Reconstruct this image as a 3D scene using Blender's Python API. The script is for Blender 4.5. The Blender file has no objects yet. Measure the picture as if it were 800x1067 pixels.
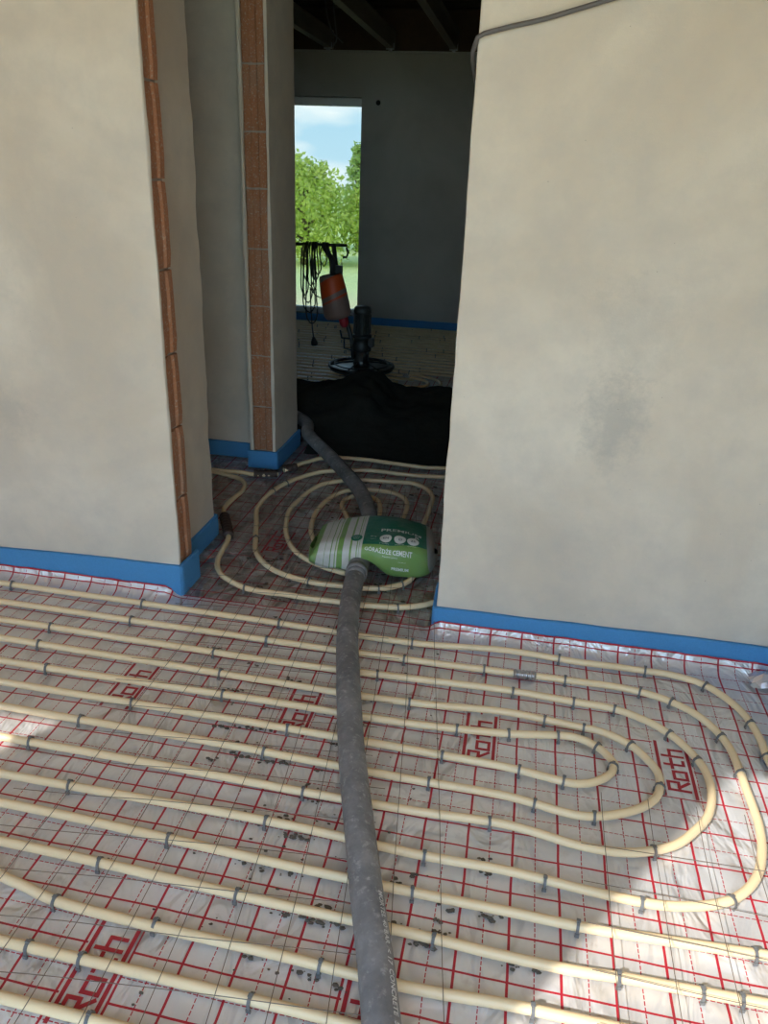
import bpy, math, random
from mathutils import Vector, noise, Matrix

# ---------------------------------------------------------------- camera, sky, sun, exposure
SC = bpy.context.scene
COL = SC.collection
SC.view_settings.view_transform = 'Standard'
SC.view_settings.look = 'None'
SC.view_settings.gamma = 1.0
SC.view_settings.use_curve_mapping = False
SC.view_settings.exposure = 2.74

CAM_H, YAW, PITCH, ROLL, FPX = 1.3656, -0.1695, 0.4136, 0.0404, 800.0
def make_camera():
    cy, sy, cp, sp = math.cos(YAW), math.sin(YAW), math.cos(PITCH), math.sin(PITCH)
    f = Vector((sy * cp, cy * cp, -sp)); r0 = Vector((cy, -sy, 0)); u0 = r0.cross(f)
    c, s = math.cos(ROLL), math.sin(ROLL)
    r = c * r0 + s * u0; u = -s * r0 + c * u0
    cd = bpy.data.cameras.new('camera'); cam = bpy.data.objects.new('camera', cd); COL.objects.link(cam)
    m = Matrix((r, u, -f)).transposed().to_4x4(); m.translation = Vector((0, 0, CAM_H))
    cam.matrix_world = m
    cd.sensor_fit = 'VERTICAL'; cd.sensor_height = 36.0; cd.lens = 36.0 * FPX / 1067.0
    cd.clip_start = 0.02; cd.clip_end = 500
    SC.camera = cam
make_camera()

SUN_EL = math.radians(40); SUN_AZ = math.radians(35)          # light travels +X +Y, 35 degrees off +Y
SUN_DIR = Vector((math.sin(SUN_AZ) * math.cos(SUN_EL), math.cos(SUN_AZ) * math.cos(SUN_EL), -math.sin(SUN_EL)))
def make_sky():
    w = bpy.data.worlds.new('sky'); SC.world = w; w.use_nodes = True
    nt = w.node_tree; nt.nodes.clear(); N = nt.nodes.new; L = nt.links.new
    out = N('ShaderNodeOutputWorld'); bg = N('ShaderNodeBackground'); bg.inputs['Strength'].default_value = 0.75
    tc = N('ShaderNodeTexCoord'); sep = N('ShaderNodeSeparateXYZ'); L(tc.outputs['Generated'], sep.inputs[0])
    ramp = N('ShaderNodeValToRGB'); L(sep.outputs['Z'], ramp.inputs[0])
    cr = ramp.color_ramp
    cr.elements[0].position = 0.0; cr.elements[0].color = (0.55, 0.80, 0.97, 1)
    cr.elements[1].position = 0.6; cr.elements[1].color = (0.24, 0.50, 0.92, 1)
    e = cr.elements.new(0.15); e.color = (0.40, 0.72, 0.96, 1)
    no = N('ShaderNodeTexNoise'); no.inputs['Scale'].default_value = 4.2; no.inputs['Detail'].default_value = 6
    mp = N('ShaderNodeMapping'); mp.inputs['Scale'].default_value = (1, 1, 2.6); mp.inputs['Location'].default_value = (0.35, 0.1, 0.2)
    L(tc.outputs['Generated'], mp.inputs[0]); L(mp.outputs[0], no.inputs['Vector'])
    cl = N('ShaderNodeValToRGB'); cl.color_ramp.elements[0].position = 0.50; cl.color_ramp.elements[1].position = 0.68
    L(no.outputs['Fac'], cl.inputs[0])
    mx = N('ShaderNodeMix'); mx.data_type = 'RGBA'; L(cl.outputs[0], mx.inputs[0]); L(ramp.outputs[0], mx.inputs[6])
    mx.inputs[7].default_value = (1.15, 1.15, 1.12, 1)
    L(mx.outputs[2], bg.inputs['Color']); L(bg.outputs[0], out.inputs['Surface'])
make_sky()
def make_sun():
    d = bpy.data.lights.new('sun', 'SUN'); d.energy = 0.85; d.angle = math.radians(0.6); d.color = (1.0, 0.97, 0.93)
    o = bpy.data.objects.new('sun', d); COL.objects.link(o); o.location = (-6, -8, 9)
    o.rotation_euler = SUN_DIR.to_track_quat('-Z', 'Y').to_euler()
make_sun()
random.seed(7)
# ---------------------------------------------------------------- measured floor layout (metres on the floor plane)
RUNS={
 'p0':[(-2.600,2.073),(-1.519,2.073),(-0.654,2.059),(-0.241,2.049),(0.053,2.077),(0.265,2.067),(0.374,2.070),(0.473,2.069),(0.550,2.066),(0.635,2.037),(0.685,1.985),(0.718,1.926),(0.735,1.861),(0.741,1.798),(0.740,1.731),(0.780,1.531),(0.790,1.131),(0.790,0.531)],
 'p1':[(-2.600,1.963),(-1.449,1.963),(-0.622,1.955),(-0.227,1.955),(0.058,1.960),(0.261,1.963),(0.365,1.964),(0.443,1.956),(0.523,1.929),(0.588,1.884),(0.632,1.816),(0.650,1.757),(0.657,1.676),(0.658,1.608),(0.660,1.544),(0.659,1.484),(0.650,1.425),(0.635,1.374),(0.615,1.331),(0.580,1.286),(0.545,1.258),(0.503,1.237),(0.449,1.222),(0.400,1.214),(0.352,1.213),(0.294,1.215),(0.231,1.219),(0.087,1.231),(-0.117,1.233),(-0.405,1.251),(-0.999,1.253),(-2.600,1.253)],
 'p2':[(-2.600,1.862),(-1.385,1.862),(-0.590,1.851),(-0.213,1.863),(0.062,1.870),(0.257,1.860),(0.356,1.856),(0.438,1.827),(0.496,1.784),(0.537,1.731),(0.567,1.664),(0.573,1.605),(0.565,1.546),(0.543,1.487),(0.511,1.443),(0.466,1.394),(0.410,1.361),(0.340,1.338),(0.288,1.334),(0.236,1.336),(0.082,1.361),(-0.136,1.356),(-0.438,1.358),(-1.073,1.369),(-2.600,1.369)],
 'p3':[(-2.600,1.768),(-1.325,1.768),(-0.560,1.751),(-0.196,1.750),(0.065,1.771),(0.253,1.753),(0.316,1.747),(0.385,1.714),(0.425,1.668),(0.449,1.619),(0.448,1.568),(0.431,1.524),(0.392,1.484),(0.340,1.453),(0.284,1.432),(0.240,1.426),(0.078,1.451),(-0.151,1.456),(-0.471,1.465),(-1.142,1.478),(-2.600,1.478)],
 'p4':[(-2.600,1.664),(-1.259,1.664),(-0.532,1.664),(-0.182,1.661),(0.069,1.680),(0.251,1.707),(0.299,1.685),(0.328,1.654),(0.344,1.626),(0.335,1.593),(0.309,1.562),(0.273,1.539),(0.244,1.530),(0.074,1.551),(-0.167,1.561),(-0.503,1.567),(-1.203,1.574),(-2.600,1.574)],
 'p9':[(-2.600,1.168),(-0.946,1.168),(-0.372,1.144),(-0.102,1.136),(0.091,1.132),(0.237,1.128),(0.412,1.134),(0.573,1.141),(0.840,1.151)],
 'p10':[(-2.600,1.069),(-0.883,1.069),(-0.343,1.049),(-0.088,1.042),(0.095,1.032),(0.224,1.030),(0.311,1.035),(0.398,1.037),(0.524,1.039),(0.840,1.043)],
 'p11':[(-1.900,1.273),(-1.300,1.133),(-0.943,0.993),(-0.880,0.980),(-0.801,0.963),(-0.310,0.943),(-0.071,0.934),(0.099,0.939),(0.220,0.938),(0.840,0.938)],
 'p12':[(-2.600,0.861),(-0.751,0.861),(-0.281,0.851),(0.000,0.840),(0.840,0.830)],
 'p13':[(-2.600,0.764),(-0.689,0.764),(0.000,0.740),(0.840,0.730)],
 'c1':[(-0.150,2.343),(-0.211,2.314),(-0.247,2.285),(-0.325,2.252),(-0.387,2.243),(-0.444,2.235),(-0.535,2.238),(-0.641,2.238),(-0.729,2.243),(-0.816,2.242),(-0.872,2.252),(-0.934,2.283),(-0.989,2.324),(-1.021,2.370),(-1.044,2.431),(-1.061,2.532),(-1.073,2.614),(-1.106,2.689),(-1.168,2.811),(-1.200,2.887),(-1.204,2.941),(-1.199,3.034),(-1.192,3.095),(-1.201,3.154),(-1.244,3.230),(-1.314,3.263),(-1.417,3.300),(-1.502,3.303)],
 'c2':[(-0.552,2.442),(-0.632,2.467),(-0.696,2.499),(-0.754,2.541),(-0.806,2.600),(-0.858,2.699),(-0.896,2.814),(-0.922,2.953),(-0.913,3.079),(-0.892,3.204),(-0.857,3.290),(-0.808,3.330),(-0.748,3.373),(-0.653,3.393),(-0.538,3.407),(-0.437,3.410),(-0.371,3.352),(-0.335,3.271),(-0.330,3.173),(-0.331,3.020),(-0.333,2.918),(-0.309,2.693),(-0.304,2.529),(-0.316,2.445),(-0.336,2.415),(-0.391,2.372),(-0.458,2.355),(-0.540,2.351),(-0.627,2.347),(-0.721,2.364),(-0.816,2.404),(-0.883,2.462),(-0.932,2.536),(-0.963,2.620),(-1.015,2.782),(-1.060,2.915),(-1.069,3.024),(-1.059,3.145),(-1.026,3.261),(-0.984,3.345),(-0.912,3.434),(-0.844,3.473),(-0.766,3.504),(-0.660,3.526),(-0.526,3.518),(-0.418,3.522),(-0.313,3.539),(-0.231,3.549)],
 'c4':[(-0.729,2.660),(-0.773,2.760),(-0.798,2.882),(-0.805,2.986),(-0.789,3.114),(-0.763,3.192),(-0.718,3.242),(-0.599,3.275),(-0.512,3.263),(-0.460,3.218),(-0.436,3.155),(-0.427,3.058),(-0.430,2.983),(-0.433,2.833)],
 'c5':[(-0.626,2.858),(-0.676,2.968),(-0.717,3.066),(-0.715,3.135),(-0.691,3.177),(-0.638,3.191),(-0.581,3.172),(-0.543,3.069),(-0.530,2.914)],
 'c6':[(-1.091,3.409),(-1.062,3.460),(-1.037,3.525),(-0.997,3.581),(-0.972,3.619),(-0.890,3.658),(-0.740,3.672),(-0.490,3.648),(-0.406,3.645),(-0.329,3.660),(-0.242,3.671)],
 'c7':[(-1.540,3.334),(-1.436,3.323),(-1.355,3.318),(-1.279,3.327),(-1.226,3.315),(-1.162,3.327),(-1.102,3.351)],
}

CLIPS=[('p0',0.471,2.069,-0.01),('p0',0.642,2.03,-0.81),('p0',0.731,1.875,-1.32),('p0',0.74,1.742,-1.59),('p1',0.444,1.955,-0.32),('p1',0.528,1.925,-0.61),('p1',0.638,1.797,-1.27),('p1',0.657,1.661,-1.54),('p2',0.363,1.854,-0.34),('p2',0.501,1.777,-0.92),('p2',0.558,1.685,-1.14),('p3',0.273,1.751,-0.08),('p3',0.392,1.706,-0.86),('p3',0.447,1.565,-1.94),('p4',0.305,1.679,-0.83),('p4',0.34,1.614,-1.83),('p3',0.281,1.432,-3.0),('p0',0.214,2.07,-0.05),('p1',-0.253,1.955,0.0),('p1',-0.01,1.959,0.02),('p1',0.229,1.963,0.02),('p2',0.079,1.869,-0.05),('p2',0.25,1.86,-0.05),('p3',-0.205,1.75,-0.0),('p3',0.169,1.761,-0.1),('p4',-0.063,1.67,0.08),('p4',0.073,1.68,0.15),('p4',0.203,1.7,0.15),('p4',-0.09,1.558,3.1),('p4',0.105,1.547,3.02),('p4',0.214,1.533,3.02),('p3',-0.111,1.455,3.12),('p3',0.144,1.441,2.99),('p2',0.042,1.36,-3.12),('p1',-0.091,1.233,3.13),('p1',0.167,1.224,3.06),('p9',-0.103,1.136,-0.03),('p10',-0.046,1.04,-0.05),('p11',0.144,0.939,-0.0),('p2',0.405,1.359,-2.83),('p1',0.363,1.213,-3.1),('p1',0.547,1.259,-2.45),('p9',0.231,1.128,-0.03),('p9',0.566,1.14,0.04),('p10',0.301,1.034,0.05),('p10',0.519,1.038,0.01),('p10',0.45,1.038,0.01),('p9',-0.647,1.156,-0.04),('p10',-0.76,1.064,-0.04),('p11',-0.797,0.963,-0.04),('p11',-0.581,0.954,-0.04),('p12',-0.791,0.861,0.0),('p12',-0.682,0.86,-0.02),('p13',-0.61,0.761,-0.03),('p3',-1.355,1.768,0.0),('p4',-1.262,1.664,0.0),('p4',-0.948,1.572,3.13),('p3',-1.045,1.476,3.12),('p2',-1.122,1.369,3.14),('p1',-0.943,1.253,3.14),('p0',-1.653,2.073,0.0),('p2',-1.375,1.862,-0.01),('p0',-1.165,2.067,-0.02),('p1',-1.151,1.96,-0.01),('p2',-0.824,1.854,-0.01),('p3',-0.766,1.756,-0.02),('p4',-0.722,1.664,-0.0),('p4',-0.503,1.567,3.13),('p3',-0.534,1.467,3.12),('p2',-0.399,1.357,3.14),('p1',-0.456,1.251,3.14),('p2',-0.318,1.86,0.03),('p3',-0.291,1.46,3.11),('p10',-0.451,1.053,-0.04),('p11',-0.246,0.94,-0.04),('p12',-0.35,0.852,-0.02),('p0',-0.683,2.059,-0.02),('p1',-0.691,1.955,-0.01),('c2',-0.665,2.354,2.97),('c2',-0.414,2.366,-2.89),('c2',-0.338,2.414,-2.48),('c1',-0.325,2.252,-2.74),('p0',-0.243,2.049,-0.02),('c1',-0.872,2.252,2.96),('p0',-0.683,2.059,-0.02),('p1',-0.691,1.955,-0.01),('c2',-1.06,3.134,1.49),('c2',-0.969,2.64,1.89),('c2',-1.03,3.246,1.29)]
HOSE= [(-0.113, 0.836), (-0.144, 0.941), (-0.169, 1.016), (-0.232, 1.217), (-0.311, 1.478), (-0.392, 1.789), (-0.439, 1.985), (-0.48, 2.219), (-0.499, 2.392), (-0.517, 2.631), (-0.549, 2.857), (-0.614, 3.052), (-0.688, 3.208), (-0.802, 3.397), (-0.925, 3.593), (-1.044, 3.748), (-1.105, 3.797)]
CRUMBS= [(-0.717, 1.707), (-0.696, 1.709), (-0.573, 1.795), (-0.545, 1.787), (-0.703, 1.838), (-0.639, 1.554), (-0.613, 1.557), (-0.567, 1.561), (-0.62, 1.496), (-0.587, 1.494), (-0.659, 1.423), (-0.633, 1.454), (-0.594, 1.451), (-0.571, 1.452), (-0.525, 1.445), (-0.492, 1.452), (-0.468, 1.454), (-0.396, 1.398), (-0.392, 1.449), (-0.435, 1.348), (-0.381, 1.345), (-0.53, 1.273), (-0.443, 1.281), (-0.401, 1.276), (-0.371, 1.268), (-0.588, 1.644), (-0.418, 1.596), (-0.375, 1.553), (-0.331, 1.743), (-0.483, 1.492), (-0.839, 1.89), (-0.684, 1.549), (-0.58, 1.558), (-0.405, 1.232), (-0.378, 1.235), (-0.355, 1.233), (-0.432, 1.133), (-0.369, 1.133), (-0.364, 1.038), (-0.339, 1.038), (-0.31, 1.039), (-0.27, 1.036), (-0.246, 1.039), (-0.264, 1.071), (-0.278, 1.068), (-0.383, 0.934), (-0.283, 0.931), (-0.264, 0.93), (-0.229, 0.919), (-0.21, 0.913), (-0.241, 0.862), (-0.416, 1.146), (-0.478, 1.139), (-0.139, 1.164), (0.026, 1.265), (0.044, 1.228), (-0.104, 1.19), (-0.028, 1.124), (0.043, 1.121), (0.06, 1.124), (-0.041, 1.092), (-0.045, 1.069), (-0.085, 1.031), (-0.067, 1.033), (-0.124, 1.065), (0.093, 1.027), (0.159, 1.026), (0.111, 1.025), (-0.862, 2.31), (-0.831, 2.293), (-0.757, 2.22), (-0.727, 2.221), (-0.69, 2.237), (-0.708, 2.113), (-0.738, 2.273), (-0.724, 2.065), (-0.622, 2.118), (-0.74, 2.361), (-0.846, 2.512), (-0.866, 2.492), (-0.822, 2.562)]
# ---------------------------------------------------------------- mesh helpers
class MB:
    """collects vertices, faces and uvs of one part"""
    def __init__(s): s.v = []; s.f = []; s.uv = []
    def add(s, vs, fs, uvs=None):
        b = len(s.v); s.v += [tuple(p) for p in vs]
        s.uv += list(uvs) if uvs else [(p[0], p[1]) for p in vs]
        s.f += [tuple(b + i for i in q) for q in fs]
    def box(s, x0, x1, y0, y1, z0, z1):
        s.add([(x0,y0,z0),(x1,y0,z0),(x1,y1,z0),(x0,y1,z0),(x0,y0,z1),(x1,y0,z1),(x1,y1,z1),(x0,y1,z1)],
              [(0,3,2,1),(4,5,6,7),(0,1,5,4),(1,2,6,5),(2,3,7,6),(3,0,4,7)])
    def tube(s, pts, r, n=10, cap=True):
        P = [Vector(p) for p in pts]; rs = r if isinstance(r, (list, tuple)) else [r] * len(P)
        vs, fs, uv = [], [], []; up = None; dist = 0
        for i, p in enumerate(P):
            t = (P[min(i+1, len(P)-1)] - P[max(i-1, 0)]).normalized()
            if up is None:
                up = Vector((0,0,1)) if abs(t.z) < .9 else Vector((0,1,0))
            up = (up - t * up.dot(t)); up = up.normalized() if up.length > 1e-6 else Vector((1,0,0))
            sd = t.cross(up)
            if i: dist += (p - P[i-1]).length
            for k in range(n):
                a = 2 * math.pi * k / n
                vs.append(p + (up * math.cos(a) + sd * math.sin(a)) * rs[i]); uv.append((dist, k / n))
        for i in range(len(P)-1):
            for k in range(n):
                k2 = (k+1) % n
                fs.append((i*n+k, i*n+k2, (i+1)*n+k2, (i+1)*n+k))
        if cap:
            fs.append(tuple(range(n-1, -1, -1))); fs.append(tuple((len(P)-1)*n + k for k in range(n)))
        s.add(vs, fs, uv)
    def lathe(s, prof, n=24, axis=None, org=(0,0,0)):
        """profile of (radius, height) spun round z, then turned so that z points along axis"""
        q = Vector((0,0,1)).rotation_difference(Vector(axis).normalized()) if axis else None
        vs, fs = [], []
        for r, h in prof:
            for k in range(n):
                a = 2*math.pi*k/n; p = Vector((r*math.cos(a), r*math.sin(a), h))
                if q: p = q @ p
                vs.append(p + Vector(org))
        for i in range(len(prof)-1):
            for k in range(n):
                k2 = (k+1) % n; fs.append((i*n+k, i*n+k2, (i+1)*n+k2, (i+1)*n+k))
        fs.append(tuple(range(n-1, -1, -1))); fs.append(tuple((len(prof)-1)*n+k for k in range(n)))
        s.add(vs, fs)
    def build(s, name, mat, parent=None, smooth=False, bevel=0):
        me = bpy.data.meshes.new(name); me.from_pydata(s.v, [], s.f)
        ul = me.uv_layers.new(name='UVMap')
        for l in me.loops: ul.data[l.index].uv = s.uv[l.vertex_index]
        if smooth:
            for p in me.polygons: p.use_smooth = True
        me.materials.append(mat); me.update()
        o = bpy.data.objects.new(name, me); COL.objects.link(o)
        if parent: o.parent = parent
        if bevel:
            m = o.modifiers.new('bevel', 'BEVEL'); m.width = bevel; m.segments = 2; m.limit_method = 'ANGLE'
        return o
def empty(name, loc=(0,0,0)):
    o = bpy.data.objects.new(name, None); COL.objects.link(o); o.location = loc; o.empty_display_size = .05; return o
def tag(o, label, cat, group=None, kind=None):
    o['label'] = label
    if cat: o['category'] = cat
    if group: o['group'] = group
    if kind: o['kind'] = kind
    return o
def struct(o): o['kind'] = 'structure'; return o
def crom(P, step=.03):
    P = [Vector(p) for p in P]; Q = [P[0]*2 - P[1]] + P + [P[-1]*2 - P[-2]]; out = []
    for i in range(1, len(Q)-2):
        a, b, c, d = Q[i-1:i+3]; n = max(1, int((c-b).length / step))
        ta = max((b-a).length, 1e-4)**.5; tb = max((c-b).length, 1e-4)**.5; tc = max((d-c).length, 1e-4)**.5
        m1 = ((b-a)/ta - (c-a)/(ta+tb) + (c-b)/tb) * tb; m2 = ((c-b)/tb - (d-b)/(tb+tc) + (d-c)/tc) * tb
        for k in range(n):
            t = k/n; t2 = t*t; t3 = t2*t
            out.append(b*(2*t3-3*t2+1) + m1*(t3-2*t2+t) + c*(3*t2-2*t3) + m2*(t3-t2))
    out.append(P[-1]); return out
def sstep(a, b, x):
    t = min(1, max(0, (x-a)/(b-a))); return t*t*(3-2*t)

# ---------------------------------------------------------------- materials
class NT:
    def __init__(s, name):
        s.m = bpy.data.materials.new(name); s.m.use_nodes = True; s.t = s.m.node_tree; s.t.nodes.clear()
        s.out = s.n('ShaderNodeOutputMaterial'); s.b = s.n('ShaderNodeBsdfPrincipled'); s.l(s.b.outputs[0], s.out.inputs['Surface'])
    def n(s, k): return s.t.nodes.new(k)
    def l(s, a, b): s.t.links.new(a, b)
    def put(s, inp, v):
        if hasattr(v, 'is_output') or isinstance(v, bpy.types.NodeSocket): s.l(v, inp)
        else: inp.default_value = v
    def math(s, op, a, b=None, c=None):
        n = s.n('ShaderNodeMath'); n.operation = op; s.put(n.inputs[0], a)
        if b is not None: s.put(n.inputs[1], b)
        if c is not None: s.put(n.inputs[2], c)
        return n.outputs[0]
    def mix(s, f, a, b):
        n = s.n('ShaderNodeMix'); n.data_type = 'RGBA'; s.put(n.inputs[0], f)
        s.put(n.inputs[6], a if not isinstance(a, tuple) else (*a, 1)); s.put(n.inputs[7], b if not isinstance(b, tuple) else (*b, 1)); return n.outputs[2]
    def ramp(s, f, stops, const=False):
        n = s.n('ShaderNodeValToRGB'); s.l(f, n.inputs[0]); cr = n.color_ramp
        if const: cr.interpolation = 'CONSTANT'
        cr.elements[0].position = stops[0][0]; cr.elements[0].color = (*stops[0][1], 1)
        cr.elements[1].position = stops[-1][0]; cr.elements[1].color = (*stops[-1][1], 1)
        for p, c in stops[1:-1]:
            e = cr.elements.new(p); e.color = (*c, 1)
        return n.outputs[0]
    def noise(s, scale, detail=4, rough=.5, vec=None, dist=0):
        n = s.n('ShaderNodeTexNoise'); n.inputs['Scale'].default_value = scale; n.inputs['Detail'].default_value = detail
        n.inputs['Roughness'].default_value = rough; n.inputs['Distortion'].default_value = dist
        s.l(vec or s.obj(), n.inputs['Vector']); return n.outputs['Fac']
    def obj(s):
        if not hasattr(s, '_tc'): s._tc = s.n('ShaderNodeTexCoord')
        return s._tc.outputs['Object']
    def uv(s):
        s.obj(); return s._tc.outputs['UV']
    def mapping(s, vec, scale=(1,1,1), loc=(0,0,0), rot=(0,0,0)):
        n = s.n('ShaderNodeMapping'); s.l(vec, n.inputs[0]); n.inputs['Scale'].default_value = scale
        n.inputs['Location'].default_value = loc; n.inputs['Rotation'].default_value = rot; return n.outputs[0]
    def bump(s, h, st=.3, dist=.01, prev=None):
        n = s.n('ShaderNodeBump'); n.inputs['Strength'].default_value = st; n.inputs['Distance'].default_value = dist
        s.l(h, n.inputs['Height'])
        if prev: s.l(prev, n.inputs['Normal'])
        return n.outputs[0]
    def fin(s, col=None, rough=None, metal=None, normal=None, spec=None):
        if col is not None: s.put(s.b.inputs['Base Color'], (*col, 1) if isinstance(col, tuple) else col)
        if rough is not None: s.put(s.b.inputs['Roughness'], rough)
        if metal is not None: s.put(s.b.inputs['Metallic'], metal)
        if spec is not None: s.put(s.b.inputs['Specular IOR Level'], spec)
        if normal is not None: s.l(normal, s.b.inputs['Normal'])
        return s.m
def simple(name, c, rough=.6, metal=0, var=.15, scale=30, bump=0, spec=.5):
    t = NT(name); f = t.noise(scale, 5, .6)
    a = tuple(x*(1-var) for x in c); b = tuple(min(1, x*(1+var)) for x in c)
    nrm = t.bump(f, bump, .004) if bump else None
    return t.fin(t.mix(f, a, b), rough, metal, nrm, spec)
def plaster(name, stains=(), c1=(.54,.462,.372), c2=(.63,.560,.468)):
    t = NT(name); big = t.noise(1.7, 5, .55, dist=.6); mid = t.noise(9, 6, .65); fine = t.noise(260, 3, .6)
    col = t.mix(t.ramp(big, [(.36,(0,0,0)),(.62,(1,1,1))]), c1, c2)
    col = t.mix(t.math('MULTIPLY', t.ramp(mid, [(.40,(0,0,0)),(.72,(1,1,1))]), .5), col, (.455,.415,.37))
    for (x, y, z, rx, rz, st) in stains:
        v = t.mapping(t.obj(), (1/rx, 0, 1/rz), (-x/rx, 0, -z/rz))
        ln = t.n('ShaderNodeVectorMath'); ln.operation = 'LENGTH'; t.l(v, ln.inputs[0])
        d = t.math('ADD', ln.outputs['Value'], t.math('MULTIPLY', t.math('SUBTRACT', t.noise(17, 8, .78), .5), 2.6))
        m = t.ramp(d, [(.25,(1,1,1)),(1.15,(0,0,0))])
        col = t.mix(t.math('MULTIPLY', m, st), col, (.34,.325,.30))
    # small pits and trowel marks
    vo = t.n('ShaderNodeTexVoronoi'); vo.inputs['Scale'].default_value = 14; t.l(t.obj(), vo.inputs['Vector'])
    pit = t.math('LESS_THAN', vo.outputs['Distance'], .022)
    col = t.mix(t.math('MULTIPLY', pit, .5), col, (.2,.18,.16))
    streak = t.noise(6, 4, .6, t.mapping(t.obj(), (1,1,5), rot=(0,.3,0)))
    nb = t.bump(fine, .18, .002); nb = t.bump(mid, .10, .012, nb); nb = t.bump(streak, .08, .01, nb)
    return t.fin(col, .92, 0, nb, .25)
M = {}
M['plaster_left'] = plaster('plaster_left', [(-1.64,0,.60,.11,.10,.38), (-1.35,0,.9,.25,.4,.12)])
M['plaster_right'] = plaster('plaster_right', [(.277,0,.75,.11,.17,.50), (.30,0,1.0,.14,.16,.24), (.10,0,1.13,.2,.06,.14), (.10,0,.35,.3,.12,.16), (.25,0,.15,.2,.06,.18)])
M['plaster'] = plaster('plaster')
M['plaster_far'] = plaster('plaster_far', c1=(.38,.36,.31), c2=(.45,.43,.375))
def brick_mat():
    t = NT('brick'); f = t.noise(38, 6, .7); g = t.noise(7, 3, .5); d = t.noise(120, 4, .7)
    col = t.mix(f, (.25,.105,.055), (.46,.21,.11)); col = t.mix(t.ramp(g, [(.5,(0,0,0)),(.75,(1,1,1))]), col, (.33,.19,.125))
    col = t.mix(t.ramp(d, [(.55,(0,0,0)),(.66,(.9,.9,.9))]), col, (.42,.34,.27))
    return t.fin(col, .95, 0, t.bump(d, .5, .004), .2)
M['brick'] = brick_mat()
def masonry_mat():
    t = NT('raw_masonry'); br = t.n('ShaderNodeTexBrick'); br.inputs['Scale'].default_value = 1; br.inputs['Brick Width'].default_value = .375; br.inputs['Row Height'].default_value = .25
    br.inputs['Mortar Size'].default_value = .008; br.inputs['Color1'].default_value = (.56,.25,.11,1); br.inputs['Color2'].default_value = (.66,.32,.15,1); br.inputs['Mortar'].default_value = (.5,.46,.4,1)
    s = t.n('ShaderNodeSeparateXYZ'); t.l(t.obj(), s.inputs[0]); c = t.n('ShaderNodeCombineXYZ'); t.l(t.math('ADD', s.outputs['X'], s.outputs['Y']), c.inputs['X']); t.l(s.outputs['Z'], c.inputs['Y'])
    t.l(c.outputs[0], br.inputs['Vector']); return t.fin(br.outputs['Color'], .95, 0, t.bump(br.outputs['Fac'], .4, .01), .2)
M['masonry'] = masonry_mat()
M['mortar'] = simple('mortar', (.34,.30,.25), .95, 0, .3, 60, .5, .2)
M['foam'] = simple('blue_foam', (.07,.24,.48), .8, 0, .14, 180, .3, .2)
def pipe_mat():
    t = NT('pipe_plastic'); s = t.n('ShaderNodeSeparateXYZ'); t.l(t.uv(), s.inputs[0])
    f = t.noise(5, 3, .5)
    col = t.mix(f, (.72,.54,.295), (.82,.66,.415))
    ln = t.math('LESS_THAN', t.math('ABSOLUTE', t.math('SUBTRACT', s.outputs['Y'], .93)), .014)
    br = t.math('GREATER_THAN', t.noise(2.3, 2, .5), .47)
    col = t.mix(t.math('MULTIPLY', t.math('MULTIPLY', ln, br), .8), col, (.45,.10,.07))
    dirt = t.ramp(t.noise(11, 6, .7), [(.60,(0,0,0)),(.72,(1,1,1))])
    col = t.mix(t.math('MULTIPLY', dirt, .22), col, (.30,.27,.23))
    m = t.fin(col, .34, 0, None, .45)
    t.b.inputs['Subsurface Weight'].default_value = 0.0
    return m
M['pipe'] = pipe_mat()
M['clip'] = simple('clip_plastic', (.14,.14,.135), .5, 0, .2, 60)
M['wire'] = simple('steel_wire', (.17,.13,.10), .6, .3, .3, 90)
M['red'] = simple('red_print', (.36,.018,.03), .55, 0, .1, 60)
M['dirt'] = simple('screed_dirt', (.11,.098,.08), .95, 0, .35, 60, .6, .2)
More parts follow.
